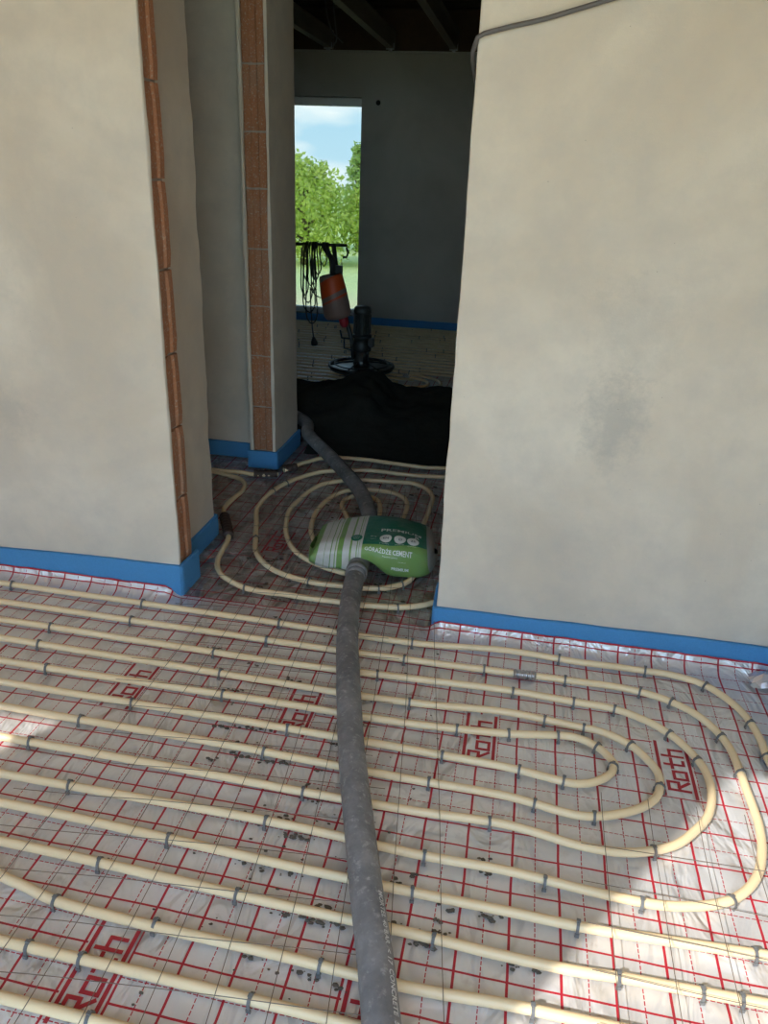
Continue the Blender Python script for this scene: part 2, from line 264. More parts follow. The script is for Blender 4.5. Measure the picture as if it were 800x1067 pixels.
def foil_mat(name, oy, logo=None, lip=9.0, dirt_shade=.35, met=.45, bmp=1.0):
    t = NT(name); s = t.n('ShaderNodeSeparateXYZ'); t.l(t.uv(), s.inputs[0]); u, v = s.outputs['X'], s.outputs['Y']
    wob = t.math('MULTIPLY', t.math('SUBTRACT', t.noise(7, 2, .5), .5), .006)
    uu = t.math('ADD', t.math('ADD', u, .002), wob); vv = t.math('ADD', t.math('SUBTRACT', v, oy), wob)
    du = t.math('PINGPONG', uu, .05); dv = t.math('PINGPONG', vv, .05)
    sol = t.math('MAXIMUM', t.math('LESS_THAN', du, .0026), t.math('LESS_THAN', dv, .0022))
    dash = lambda c: t.math('LESS_THAN', t.math('FRACT', t.math('MULTIPLY', c, 85.)), .76)
    da = t.math('MULTIPLY', t.math('GREATER_THAN', du, .05-.0011), dash(vv))
    db = t.math('MULTIPLY', t.math('GREATER_THAN', dv, .05-.0011), dash(uu))
    m = t.math('MAXIMUM', sol, t.math('MAXIMUM', da, db))
    if logo:
        lx = t.math('LESS_THAN', t.math('PINGPONG', t.math('SUBTRACT', u, logo[0]), .25), .046)
        ly = t.math('LESS_THAN', t.math('ABSOLUTE', t.math('SUBTRACT', v, logo[1])), .104)
        m = t.math('MULTIPLY', m, t.math('SUBTRACT', 1., t.math('MULTIPLY', lx, ly)))
    m = t.math('MAXIMUM', m, t.math('GREATER_THAN', v, lip))
    big = t.noise(3.0, 4, .55, dist=.8)
    base = t.mix(big, (.60,.59,.58), (.80,.80,.80))
    dirt = t.ramp(t.noise(16, 6, .7), [(.58 if dirt_shade < .5 else .34,(0,0,0)),(.75 if dirt_shade < .5 else .62,(1,1,1))])
    base = t.mix(t.math('MULTIPLY', dirt, dirt_shade), base, (.26,.23,.195))
    col = t.mix(m, base, (.40,.012,.028))
    metal = t.math('MULTIPLY', t.math('SUBTRACT', 1., m), met)
    cr1 = t.noise(8, 3, .5, t.mapping(t.obj(), (1,.45,1), rot=(0,0,.5)), 1.4)
    cr2 = t.noise(34, 4, .6, dist=.6)
    vo = t.n('ShaderNodeTexVoronoi'); vo.feature = 'SMOOTH_F1'; vo.inputs['Scale'].default_value = 9
    t.l(t.mapping(t.obj(), (1,.6,1), rot=(0,0,-.7)), vo.inputs['Vector'])
    nb = t.bump(cr1, min(1, .9*bmp), .04*bmp); nb = t.bump(vo.outputs['Distance'], .45*min(2,bmp), .024, nb); nb = t.bump(cr2, .18, .004, nb)
    return t.fin(col, t.math('ADD', .33, t.math('MULTIPLY', cr2, .18)), metal, nb, .5)
M['foil_near'] = foil_mat('foil_near', -.006, (-.15, .85))
M['foil_far'] = foil_mat('foil_far', .055, (0.0, 1.66), 2.172)
M['foil_hall'] = foil_mat('foil_hall', .03, (-.88, 2.66), dirt_shade=.72, met=.72, bmp=1.7)  # hall dirt mix also paints the dimmer light there into the foil
M['foil_back'] = foil_mat('foil_back', .02)
M['foil_plain'] = simple('foil_plain', (.68,.68,.69), .28, .75, .08, 12, .5)
def wood_mat(name, c1, c2):
    t = NT(name); f = t.noise(14, 5, .6, t.mapping(t.obj(), (1,.08,1)))
    return t.fin(t.mix(f, c1, c2), .8, 0, t.bump(f, .2, .004), .3)
M['joist'] = wood_mat('joist_wood', (.16,.13,.09), (.30,.25,.18))
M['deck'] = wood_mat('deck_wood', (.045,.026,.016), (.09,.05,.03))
M['ceiling_wood'] = wood_mat('ceiling_boards', (.50,.30,.14), (.64,.41,.21))
M['screed'] = simple('subfloor', (.40,.39,.37), .9, 0, .15, 12, .2)
M['rubber'] = simple('black_rubber', (.014,.014,.014), .55, 0, .3, 50)
M['cable_grey'] = simple('cable_sheath', (.10,.09,.085), .6, 0, .2, 40)
M['steel'] = simple('machine_steel', (.16,.17,.17), .38, .8, .35, 40)
M['steel_dark'] = simple('machine_dark', (.05,.055,.055), .45, .4, .4, 40)
M['chrome'] = simple('press_fitting', (.45,.45,.46), .3, .9, .2, 120)
M['white_pvc'] = simple('white_frame', (.86,.86,.83), .45, 0, .03, 20)
M['trim'] = simple('pale_trim', (.42,.41,.37), .8, 0, .15, 30)
M['sleeve'] = simple('dark_sleeve', (.05,.028,.02), .6, 0, .3, 40)
M['black'] = simple('hole_shade_black', (.008,.008,.008), .9, 0, .2, 20)

# ---------------------------------------------------------------- setting: floors and foil
ZCEIL = 2.5
m = MB(); m.box(-3.6, 1.3, -.67, 7.9, -.14, -.012); floor = struct(m.build('floor', M['screed']))
def foil_z(x, y):
    n = noise.noise(Vector((x*5.1, y*3.7, 1.3)))*.6 + noise.noise(Vector((x*13, y*9, 7.7)))*.4
    return .0032 * n - .0036
def foil(x0, x1, y0, y1, d, mat, lip=None, rise=None, wrinkle=1.0, skew=0.0):
    nx = max(2, int((x1-x0)/d)); 
    ss = []; s = y0
    while s < y1 - 1e-6: ss.append(s); s += d if (lip is None or s < lip - d) else d*.35
    ss.append(y1)
    vs, uv, fs = [], [], []
    for j, s in enumerate(ss):
        for i in range(nx+1):
            x = x0 + (x1-x0)*i/nx; y, z = s, foil_z(x, s)*wrinkle
            if lip is not None and s > lip:
                k = rise(x); r = .055; t = (s-lip)/r
                r2 = 1 + .07*noise.noise(Vector((x*9, 3.1, 0)))
                y = s*(1-k) + (lip + r*math.sin(t))*k; z += k*r*(1-math.cos(t))*r2 + k*.0025*noise.noise(Vector((x*24, s*60, 0)))
            vs.append((x, y, z)); uv.append((x, s + skew*x))
    for j in range(len(ss)-1):
        for i in range(nx):
            a = j*(nx+1)+i; fs.append((a, a+1, a+nx+2, a+nx+1))
    m = MB(); m.add(vs, fs, uv); return m.build('foil_sheet', mat, floor, True)
def rise_far(x): return max(1 - sstep(-1.13, -1.07, x), sstep(-.215, -.17, x))
foil(-3.4, .875, -.40, 1.335, .02, M['foil_near'], skew=.0145)
sheet_far = foil(-3.4, .86, 1.315, 2.178, .018, M['foil_far'], 2.106, rise_far)
sheet_far.location.z = .0012
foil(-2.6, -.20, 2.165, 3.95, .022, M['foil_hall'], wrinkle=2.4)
foil(-3.35, .95, 3.94, 7.56, .05, M['foil_back'])
# corner where the foil skirt is folded together
m = MB(); vs = []; fs = []
for j in range(9):
    for i in range(9):
        u, v = i/8-.5, j/8-.5
        h = .036*math.exp(-(u*u+v*v)*5) + .012*abs(noise.noise(Vector((u*7, v*7, 4.4))))
        vs.append((.825 + u*.085 + .012*noise.noise(Vector((u*9, v*9, 0))), 2.112 + v*.085, h*1.1 - .004))
for j in range(8):
    for i in range(8): a = j*9+i; fs.append((a, a+1, a+10, a+9))
m.add(vs, fs); m.build('foil_fold', M['foil_plain'], floor)

# printed word between double bars, reading along +y with the letter tops towards -x
GLYPH = {'R': [((0,0),(0,1)), ((0,1),(.75,1)), ((.75,1),(.75,.5)), ((0,.5),(.75,.5)), ((.25,.5),(.8,0))],
         'o': [((0,0),(.75,0)), ((.75,0),(.75,.62)), ((0,.62),(.75,.62)), ((0,0),(0,.62))],
         't': [((.35,.05),(.35,.95)), ((0,.62),(.95,.62)), ((.35,.03),(.75,.03))],
         'h': [((.12,0),(.12,1)), ((.12,.62),(.78,.62)), ((.78,0),(.78,.62))]}
def logo(cx, cy, parent=floor):
    m = MB(); zf = lambda x, y: max(foil_z(x, y), foil_z(x, y)+.0012) + .0007
    def stroke(ax, ay, bx, by, w):
        d = Vector((bx-ax, by-ay)); L = d.length; d /= L; n = Vector((-d.y, d.x))*w*.5; a0 = Vector((ax, ay)) - d*w*.5; L += w
        k = max(1, int(L/.012)); vs = []
        for i in range(k+1):
            c = a0 + d*L*i/k
            for q in (c+n, c-n): vs.append((q.x, q.y, zf(q.x, q.y)))
        m.add(vs, [(2*i+1, 2*i+3, 2*i+2, 2*i) for i in range(k)])
    x0, step = -.079, .0405
    for i, ch in enumerate('Roth'):
        for (p, q) in GLYPH[ch]:
            U = lambda p: (cx + .025 - p[1]*.050, cy + x0 + i*step + p[0]*.037)
            stroke(*U(p), *U(q), .0082)
    for sx in (-.038, .038): stroke(cx+sx, cy-.098, cx+sx, cy+.098, .0085)
    return m.build('printed_logo', M['red'], parent)
for cx in (.5, 0, -.5, -1.0, -1.5): logo(cx, 1.66)
for cx in (.35, -.15, -.65): logo(cx, .85)
for cx in (-.88, -.38): logo(cx, 2.66)

# ---------------------------------------------------------------- setting: walls
def slab(name, mat, x0, x1, y0, y1, z0, z1, wav=None, n=40, parent=None):
    """box whose vertical corner edges can be uneven; wav = {'x0y0': amplitude}"""
    m = MB(); vs = []; cor = [(x0,y0,-1,-1), (x1,y0,1,-1), (x1,y1,1,1), (x0,y1,-1,1)]
    keys = ('x0y0','x1y0','x1y1','x0y1')
    for j in range(n+1):
        z = z0 + (z1-z0)*j/n
        for i, (x, y, sx, sy) in enumerate(cor):
            a = (wav or {}).get(keys[i], 0)
            d = a*(.55*noise.noise(Vector((z*3.1, i*5.3, x))) + .45*noise.noise(Vector((z*13, i*3.1, y))))
            ch = .004 if a else .0
            vs.append((x + d - sx*ch*0, y + d*.2*sy, z))
    fs = [(3,2,1,0), tuple(n*4+k for k in range(4))]
    for j in range(n):
        for i in range(4):
            k = (i+1) % 4; fs.append((j*4+i, j*4+k, (j+1)*4+k, (j+1)*4+i))
    m.add(vs, fs); o = m.build(name, mat, parent, bevel=.004 if wav else 0)
    return o
def brick_column(parent, face, a0, a1, plane, depth, zs):
    """bare bricks at a wall end: face 'x' looks towards +x, 'y' towards -y"""
    base = {}
    for k in range(len(zs)-1):
        z0, z1 = zs[k]+.004, zs[k+1]-.004
        m = MB(); n = 6; cols = [0, .06, .30, .36, .62, .68, .94, 1]; dep = [.006, 0, 0, .007, .007, 0, 0, .006]
        vs = []; 
        for j in range(n+1):
            z = z0 + (z1-z0)*j/n; e = .003 if j in (0, n) else 0
            for c, dd in zip(cols, dep):
                t = a0 + (a1-a0)*c; d = dd + e + .0022*noise.noise(Vector((t*60, z*40, k*3.3)))
                zz = z + .003*noise.noise(Vector((t*45, z*30, k)))
                vs.append((plane-d, t, zz) if face == 'x' else (t, plane+d, zz))
        b = len(vs)
        for z in (z0, z1):
            for t in (a0, a1): vs.append((plane-depth, t, z) if face == 'x' else (t, plane+depth, z))
        fs = []
        for j in range(n):
            for i in range(7): a = j*8+i; q = (a, a+1, a+9, a+8); fs.append(q if face == 'x' else q)
        fs += [(b, b+1, b+3, b+2), (0, b, b+2, n*8), (7, n*8+7, b+3, b+1),
               tuple([b+2, b+3] + [n*8+i for i in range(7, -1, -1)]), tuple([b+1, b] + list(range(8)))]
        m.add(vs, fs); m.build('brick', M['brick'], parent)
    m = MB()
    if face == 'x': m.box(plane-depth, plane-.014, a0+.001, a1-.001, zs[0], zs[-1])
    else: m.box(a0+.001, a1-.001, plane+.014, plane+depth, zs[0], zs[-1])
    m.build('mortar', M['mortar'], parent)
ZS = [0.0, .085, .335, .582, .822, 1.078, 1.328, 1.58, 1.832, 2.084, 2.336, 2.5]
# partition with the door gap: left of it and right of it
wl = struct(slab('wall_left_of_doorway', M['plaster_left'], -3.6, -1.20, 2.192, 2.318, 0, ZCEIL))
slab('plaster_coat', M['plaster_left'], -3.6, -1.075, 2.178, 2.193, 0, ZCEIL, {'x1y0': .008, 'x1y1': .006}, 60, wl)
slab('plaster_coat', M['plaster'], -3.6, -1.098, 2.300, 2.316, 0, ZCEIL, {'x1y0': .008, 'x1y1': .008}, 60, wl)
brick_column(wl, 'x', 2.193, 2.301, -1.082, .118, ZS)
wr = struct(slab('wall_right_of_doorway', M['plaster_right'], -.187, .88, 2.178, 2.318, 0, ZCEIL, {'x0y0': .007, 'x0y1': .005}, 80))
m = MB(); m.box(-1.1, -.17, 2.19, 2.31, 2.12, ZCEIL); struct(m.build('trim_1', M['plaster']))
# hall side wall up to the side door
struct(slab('wall_hall_left', M['plaster'], -1.27, -1.15, 2.318, 2.665, 0, ZCEIL, {'x1y1': .012, 'x1y0': .0}, 60))
struct(slab('wall_hall_right', M['plaster'], -.16, -.04, 2.318, 3.85, 0, ZCEIL))
m = MB(); m.box(-1.27, -1.15, 2.67, 3.46, 2.14, ZCEIL); struct(m.build('trim_2', M['plaster']))
# wall pier beyond the side door, raw brick towards us
ZN = [0.0, .086, .309, .557, .788, 1.04, 1.29, 1.513, 1.764, 2.014, 2.264, 2.5]
wn = struct(slab('wall_pier', M['plaster'], -1.262, -1.158, 3.575, 3.83, 0, ZCEIL))
slab('plaster_coat', M['plaster'], -1.163, -1.148, 3.452, 3.83, 0, ZCEIL, {'x0y0': .006, 'x1y0': .006, 'x1y1': .004}, 60, wn)
slab('plaster_coat', M['plaster'], -1.279, -1.262, 3.452, 3.58, 0, ZCEIL, {'x0y0': .006, 'x1y0': .006}, 60, wn)
brick_column(wn, 'y', -1.262, -1.163, 3.458, .118, ZN)
struct(slab('wall_side_room', M['plaster'], -3.4, -1.285, 3.575, 3.70, 0, ZCEIL))
m = MB(); m.box(-2.62, -2.5, 2.318, 3.575, 0, ZCEIL); struct(m.build('wall_side_room_end', M['plaster']))
# front room shell (behind the camera): two tall openings in the sun-side wall
def wall_with_holes(name, mat, x0, x1, y0, y1, z1, holes):
    m = MB(); x = x0
    for (a, b, zb, zt) in holes:
        m.box(x, a, y0, y1, 0, z1)
        if zb > 0: m.box(a, b, y0, y1, 0, zb)
        m.box(a, b, y0, y1, zt, z1); x = b
    m.box(x, x1, y0, y1, 0, z1); return struct(m.build(name, mat))
wall_with_holes('wall_behind_camera', M['masonry'], -3.6, 1.0, -.67, -.40, 2.7, [(-3.4, -2.41, 0, 2.18), (-1.0, .76, 0, 2.4)])
m = MB(); m.box(-3.72, -3.6, -.67, 2.33, 0, ZCEIL); struct(m.build('wall_left', M['masonry']))
m = MB(); m.box(.88, 1.0, -.40, 2.318, 0, ZCEIL); struct(m.build('wall_right', M['plaster']))
cl = MB(); cl.box(-3.72, 1.0, -.67, 3.84, ZCEIL+.03, ZCEIL+.06); ceil = struct(cl.build('ceiling', M['ceiling_wood']))
x = -3.72
while x < 1.0:
    m = MB(); m.box(x+.002, min(x+.138, 1.0), -.66, 3.82, ZCEIL+.004, ZCEIL+.03); m.build('ceiling_board', M['ceiling_wood'], ceil); x += .14
# back room
XW = -1.65
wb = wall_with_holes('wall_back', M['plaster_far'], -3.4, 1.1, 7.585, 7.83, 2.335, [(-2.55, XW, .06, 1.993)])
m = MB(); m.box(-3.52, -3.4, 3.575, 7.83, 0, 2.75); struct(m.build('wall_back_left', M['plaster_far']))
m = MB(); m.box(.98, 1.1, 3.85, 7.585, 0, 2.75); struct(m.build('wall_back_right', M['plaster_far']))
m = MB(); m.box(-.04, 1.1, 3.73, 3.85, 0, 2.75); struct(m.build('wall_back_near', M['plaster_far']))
m = MB(); m.box(-3.4, .98, 7.56, 7.60, 2.335, 2.35); struct(m.build('trim_3', M['trim']))
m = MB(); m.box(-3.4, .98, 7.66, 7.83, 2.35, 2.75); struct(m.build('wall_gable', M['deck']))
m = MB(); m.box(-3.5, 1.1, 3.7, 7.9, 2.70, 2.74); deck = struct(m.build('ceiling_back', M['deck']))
y = 3.86
while y < 7.8:
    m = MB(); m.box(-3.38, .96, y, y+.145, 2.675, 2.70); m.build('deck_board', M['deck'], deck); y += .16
for xj in (-3.05, -2.5, -1.945, -1.395, -.848, -.30, .25):
    m = MB(); m.box(xj-.03, xj+.03, 3.87, 7.60, 2.36, 2.50); j = m.build('joist', M['joist'], deck, bevel=.003)
    m = MB(); m.box(xj-.034, xj+.034, 7.50, 7.515, 2.352, 2.40); m.box(xj-.012, xj+.012, 7.49, 7.56, 2.344, 2.352); m.build('joist_hanger', M['chrome'], j)
for yb in (4.7, 6.2):
    m = MB(); m.box(-3.38, .96, yb, yb+.08, 2.50, 2.675); m.build('purlin', M['deck'], deck)
# black disc painting the shade inside a round hole in the far wall, plaster crack line under the ceiling
m = MB(); m.lathe([(.022,0),(.021,.004)], 16, (0,-1,0), (-1.499, 7.5865, 1.951)); m.build('hole_shade_disc', M['black'], wb)
# window frame and pane
def glass_mat():
    t = NT('window_glass'); t.t.nodes.remove(t.b)
    tr = t.n('ShaderNodeBsdfTransparent'); tr.inputs[0].default_value = (GLASS_T*.97, GLASS_T, GLASS_T*.98, 1)
    gl = t.n('ShaderNodeBsdfGlossy'); gl.inputs['Roughness'].default_value = .02
    fr = t.n('ShaderNodeFresnel'); fr.inputs[0].default_value = 1.45; mx = t.n('ShaderNodeMixShader')
    t.l(fr.outputs[0], mx.inputs[0]); t.l(tr.outputs[0], mx.inputs[1]); t.l(gl.outputs[0], mx.inputs[2]); t.l(mx.outputs[0], t.out.inputs['Surface'])
    return t.m
GLASS_T = .455  # pane tint added to dim the daylight view against the room's exposure
M['glass'] = glass_mat()
win = empty('window_1', (-2.1, 7.72, .06)); struct(win)
def wpart(name, mat, *b):
    m = MB(); m.box(b[0]+2.1, b[1]+2.1, b[2]-7.72, b[3]-7.72, b[4]-.06, b[5]-.06); return m.build(name, mat, win, bevel=.004)
wpart('frame_head', M['white_pvc'], -2.55, XW, 7.68, 7.76, 1.925, 1.99)
wpart('frame_sill', M['white_pvc'], -2.55, XW, 7.68, 7.76, .062, .115)
wpart('frame_side', M['white_pvc'], XW-.012, XW, 7.68, 7.76, .115, 1.925)
wpart('frame_side', M['white_pvc'], -2.55, -2.49, 7.68, 7.76, .115, 1.925)
wpart('pane', M['glass'], -2.49, XW-.012, 7.716, 7.724, .115, 1.925)

# ---------------------------------------------------------------- blue foam strips along the walls
def foam(path, tops, label, th=.012, bot=0.0):
    m = MB(); P = [Vector((x, y)) for x, y in path]; vs = []
    for i, p in enumerate(P):
        t = (P[min(i+1, len(P)-1)] - P[max(i-1, 0)]).normalized(); nrm = Vector((-t.y, t.x))*th   # towards the wall
        zt = tops[0] + (tops[1]-tops[0])*i/(len(P)-1) if len(tops) == 2 else tops[i]
        zt += .003*noise.noise(Vector((p.x*6, p.y*6, 2.2)))
        for q, z in ((p, bot), (p, zt-.003), (p+nrm*.3, zt), (p+nrm, zt), (p+nrm, bot)): vs.append((q.x, q.y, z))
    fs = []
    for i in range(len(P)-1):
        for k in range(5): k2 = (k+1) % 5; fs.append((i*5+k, (i+1)*5+k, (i+1)*5+k2, i*5+k2))
    fs += [(0,1,2,3,4), tuple((len(P)-1)*5+k for k in (4,3,2,1,0))]
    m.add(vs, fs); return tag(m.build('foam_edge_strip', M['foam']), label, 'foam strip')
def seg(a, b, n=12): return [(a[0]+(b[0]-a[0])*i/n, a[1]+(b[1]-a[1])*i/n) for i in range(n)]
pth = seg((-3.4,2.164), (-1.082,2.164), 30) + [(-1.072,2.166), (-1.066,2.174)] + seg((-1.064,2.185), (-1.064,2.312), 8) + [(-1.064,2.312)]
foam(pth, [.086+.028*sstep(-2.4,-1.1,p[0])-.004*sstep(2.2,2.3,p[1]) for p in pth], 'blue foam edge strip wrapping the end of the left wall below the bare bricks')
foam(seg((-1.136,2.322), (-1.136,2.66), 8) + [(-1.136,2.67), (-1.14,2.678), (-1.15,2.68), (-1.27,2.68)], [.085,.085], 'short blue foam edge strip along the hall wall just inside the left doorway edge')
foam(seg((-2.5,3.561), (-1.29,3.561), 14) + [(-1.289,3.561)], [.085,.08], 'blue foam edge strip along the dim side room wall, left of the brick pier')
foam([(-1.288,3.44)] + seg((-1.27,3.438), (-1.148,3.438), 5) + [(-1.138,3.440), (-1.134,3.45)] + seg((-1.134,3.462), (-1.134,3.84), 8) + [(-1.134,3.842)], [.088,.088], 'blue foam edge strip round the foot of the brick pier')
pth = [(-.20,2.30)] + seg((-.20,2.28), (-.20,2.19), 4) + [(-.199,2.174), (-.192,2.166), (-.182,2.164)] + seg((-.16,2.164), (.83,2.164), 24) + [(.846,2.160), (.858,2.150), (.864,2.136)] + seg((.866,2.12), (.866,-.38), 20) + [(.866,-.39)]
foam([(x, y) for x, y in pth], [.084+.02*sstep(2.2,2.28,p[1])*(p[0]<0)+.006*sstep(0,.8,p[0]) for p in pth], 'bright blue foam edge strip along the foot of the right wall')
foam(seg((-3.38,7.571), (.97,7.571), 30) + [(.971,7.571)], [.07,.07], 'blue foam edge strip along the far wall below the window')

# ---------------------------------------------------------------- heating pipes with clips
PZ, PR = .0132, .0103
INFO = {
 'p0': 'cream heating pipe nearest to the two walls, curving away at the right corner',
 'p1': 'cream heating pipe forming the widest U-bend at right, with a metal press coupling',
 'p2': 'cream heating pipe forming the second widest U-bend at right, around the printed logo',
 'p3': 'cream heating pipe of the second smallest U-bend at right',
 'p4': 'cream heating pipe forming the innermost small U-bend at right',
 'p9': 'cream heating pipe running straight just in front of the widest U-bend',
 'p10': 'cream heating pipe running straight, second in front of the widest U-bend',
 'p11': 'cream heating pipe slanting in from the left edge of the floor',
 'p12': 'cream heating pipe crossing the lower left corner, last but one row',
 'p13': 'cream heating pipe at the very bottom left, nearest row to the viewer',
 'c1': 'outermost cream pipe loop in the hall, with a dark sleeve',
 'c2': 'cream heating pipe spiralling around the cement bag in the hall',
 'c4': 'cream heating pipe curving behind the cement bag, second loop from the hose',
 'c5': 'small cream pipe bend directly behind the cement bag, crossed by the hose',
 'c6': 'cream heating pipe along the foot of the dark screed heap',
 'c7': 'cream heating pipe coming out of the side room past the brick pier',
}
def clip_mesh():
    m = MB(); w = .003; R0, R1 = .0110, .0136; n = 8; vs = []
    prof = [(-1, -.004)] + [(None, math.pi*(1-k/n)) for k in range(n+1)] + [(1, -.004)]
    for (a, b) in prof:
        for R in (R0, R1):
            y, z = (a*R, b) if a is not None else (math.cos(b)*R, PZ + math.sin(b)*R)
            for x in (-w, w): vs.append((x, y, z))
    fs = []
    for i in range(len(prof)-1):
        o = i*4; q = o+4
        fs += [(o+2, o+3, q+3, q+2), (o, q, q+1, o+1), (o, o+2, q+2, q), (o+1, q+1, q+3, o+3)]
    fs += [(0, 1, 3, 2)]; L = (len(prof)-1)*4; fs += [(L, L+2, L+3, L+1)]
    m.add(vs, fs)
    m.box(-.0042, .0042, -.0035, .0035, PZ+.0128, PZ+.0155)          # striking head
    m.box(-.0045, .0045, -.0150, -.0115, -.002, .006)               # barbed foot
    m.box(-.0045, .0045, .0115, .0150, -.002, .006)
    return m
_clip = clip_mesh().build('pipe_clip', M['clip']); CLIP_ME = _clip.data; bpy.data.objects.remove(_clip)
def add_clip(parent, x, y, a, s=1.0):
    o = bpy.data.objects.new('pipe_clip', CLIP_ME); COL.objects.link(o); o.parent = parent
    o.location = (x, y, 0); o.rotation_euler = (random.uniform(-.1,.1), 0, a + random.uniform(-.12,.12)); return o
PIPES = {}
for k, pts in RUNS.items():
    hall = k.startswith('c')
    path = crom([(x, y, 0) for x, y in pts], .02 if not hall else .03)
    P3 = []
    for p in path:
        zz = PZ + .0015*noise.noise(Vector((p.x*3, p.y*3, 5)))
        P3.append((p.x, p.y + .0025*noise.noise(Vector((p.x*2.3, p.y*7, 9))), zz))
    m = MB(); m.tube(P3, PR, 12); o = m.build('heating_pipe', M['pipe'], None, True)
    tag(o, INFO[k], 'pipe', 'underfloor heating pipes'); PIPES[k] = o
for (k, x, y, a) in CLIPS: add_clip(PIPES.get(k, PIPES['c2']), x, y, a)
# ribbed press coupling on the widest bend
m = MB(); prof = []
for i in range(13): prof += [(.0145 if i % 2 else .0118, i*.0052), (.0145 if i % 2 else .0118, i*.0052+.004)]
m.lathe(prof, 16, (1, .05, 0), (.077, 1.9585, PZ)); m.build('press_coupling', M['chrome'], PIPES['p1'], True)
# dark sleeves on hall pipes
def sleeve(pts, r, parent, ribs=True):
    P = crom([(x, y, PZ+.002) for x, y in pts], .006)
    m = MB(); m.tube(P, [r*(1+.09*math.sin(i*1.5)) for i in range(len(P))] if ribs else r, 12); m.build('pipe_sleeve', M['sleeve'], parent, True)
sleeve([(-1.079,2.630), (-1.106,2.689), (-1.168,2.811), (-1.19,2.868)][0:3], .021, PIPES['c1'])
sleeve([(-1.215,3.318), (-1.16,3.335), (-1.107,3.35)], .018, PIPES['c7'])
sleeve([(-1.10,3.42), (-1.045,3.465)], .020, PIPES['c6'])
# back room rows
y = 5.02; k = 0
while y < 7.52:
    pts = [(-3.2, y, PZ), (-2.2, y+.008*math.sin(k*2.1), PZ), (-1.2, y+.006*math.sin(k*1.3+1), PZ), (.7, y, PZ)]
    if y < 5.55: pts = pts[:3] + [(-.75 - .1*(k % 2), y, PZ)]
    m = MB(); m.tube(crom(pts, .25), PR, 8); o = m.build('heating_pipe', M['pipe'], None, True)
    tag(o, 'cream heating pipe row on the floor of the far room behind the screed heap', 'pipe', 'far room heating pipe rows')
    for x in [random.uniform(-2.3, -.6) for _ in range(3)]: add_clip(o, x, y, 0)
    y += .105; k += 1
for (cx, cy, r) in ((-.80, 5.28, .24), (-.78, 5.28, .14)):
    P = [(cx + r*1.1*math.cos(a), cy + r*math.sin(a), PZ+.016) for a in [math.pi*(-.5 + i/14) for i in range(15)]]
    m = MB(); m.tube(P, PR, 8); o = m.build('heating_pipe', M['pipe'], None, True)
    tag(o, 'wider pale pipe U-bend on the far room floor, right of the trowel machine' if r > .2 else 'smaller pale pipe U-bend on the far room floor, right of the trowel machine', 'pipe')

# ---------------------------------------------------------------- thin steel mesh sheets lying on the pipes
def wire(parent, pts, r=.00085):
    m = MB(); m.tube(pts, r, 5); return m.build('wire', M['wire'], parent)
def wz(x, y): return PZ + PR + .003 + .003*(1+noise.noise(Vector((x*4, y*4, 3.3))))
ma = empty('wire_mesh_sheet', (-.6, 1.6, .03)); tag(ma, 'thin rusty steel wire mesh sheet under the hose, left part of the floor', 'wire mesh')
off = Vector((-.6, 1.6, .03))
for i in range(10):
    x0 = -.925 + .1015*i; mm = -.125*max(0, x0+.83)/.73
    P = []
    y = .55
    while y < 3.3:
        x = x0 + mm*(y-.9) + .006*noise.noise(Vector((i*3.3, y*2.1, 0)))
        if y > 2.1 and (x < -1.03): break
        P.append(Vector((x, y, wz(x, y))) - off); y += .07
    wire(ma, P)
for j in range(22):
    yb = .78 + .108*j
    P = []; x = -1.045 + .03*noise.noise(Vector((j*2.7, 0, 0)))
    if yb > 2.3: x = max(x, -1.0)
    xe = -.14 - .118*(yb-.9)
    lift = .02*max(0, noise.noise(Vector((j*1.9, 5, 0))))
    while x < xe:
        y = yb + .10*(x+1.0)*.9 - .03*max(0, -x-.75)**1 + .004*noise.noise(Vector((x*3, j, 0)))
        P.append(Vector((x, y, wz(x, y) + .0022 + lift*sstep(-.85,-1.04,x))) - off); x += .06
    if len(P) > 2: wire(ma, P)
mb = empty('wire_mesh_sheet', (.5, 1.1, .03)); tag(mb, 'thin rusty steel wire mesh sheet in the sunlight at lower right', 'wire mesh')
off = Vector((.5, 1.1, .03))
for i in range(5):
    x0 = .292 + .107*i; P = []; y = .4; ye = 1.50 if i else 1.50
    while y < ye:
        x = x0 + .01*(y-.95) + .003*noise.noise(Vector((i*3.1, y*3, 0))); P.append(Vector((x, y, wz(x, y)+.004 + .012*sstep(1.35,1.5,y))) - off); y += .06
    wire(mb, P)
for j in range(9):
    yb = .52 + .1005*j; P = []; x = .25 + .02*noise.noise(Vector((j*2.2, 1, 0)))
    while x < .84:
        y = yb + .004*noise.noise(Vector((x*3, j, 4))) + (.02*(x-.25) if j == 8 else -.03*(x-.25)); P.append(Vector((x, y, wz(x, y)+.006)) - off); x += .06
    wire(mb, P)

# ---------------------------------------------------------------- lettering helper
def text_mesh(body, size, bold=0.0):
    cu = bpy.data.curves.new('t', 'FONT'); cu.body = body; cu.size = size; cu.resolution_u = 2; cu.offset = bold
    o = bpy.data.objects.new('t', cu); COL.objects.link(o)
    dg = bpy.context.evaluated_depsgraph_get(); e = o.evaluated_get(dg); me = e.to_mesh()
    vs = [tuple(v.co) for v in me.vertices]; fs = [tuple(p.vertices) for p in me.polygons]
    e.to_mesh_clear(); bpy.data.objects.remove(o); bpy.data.curves.remove(cu)
    return vs, fs
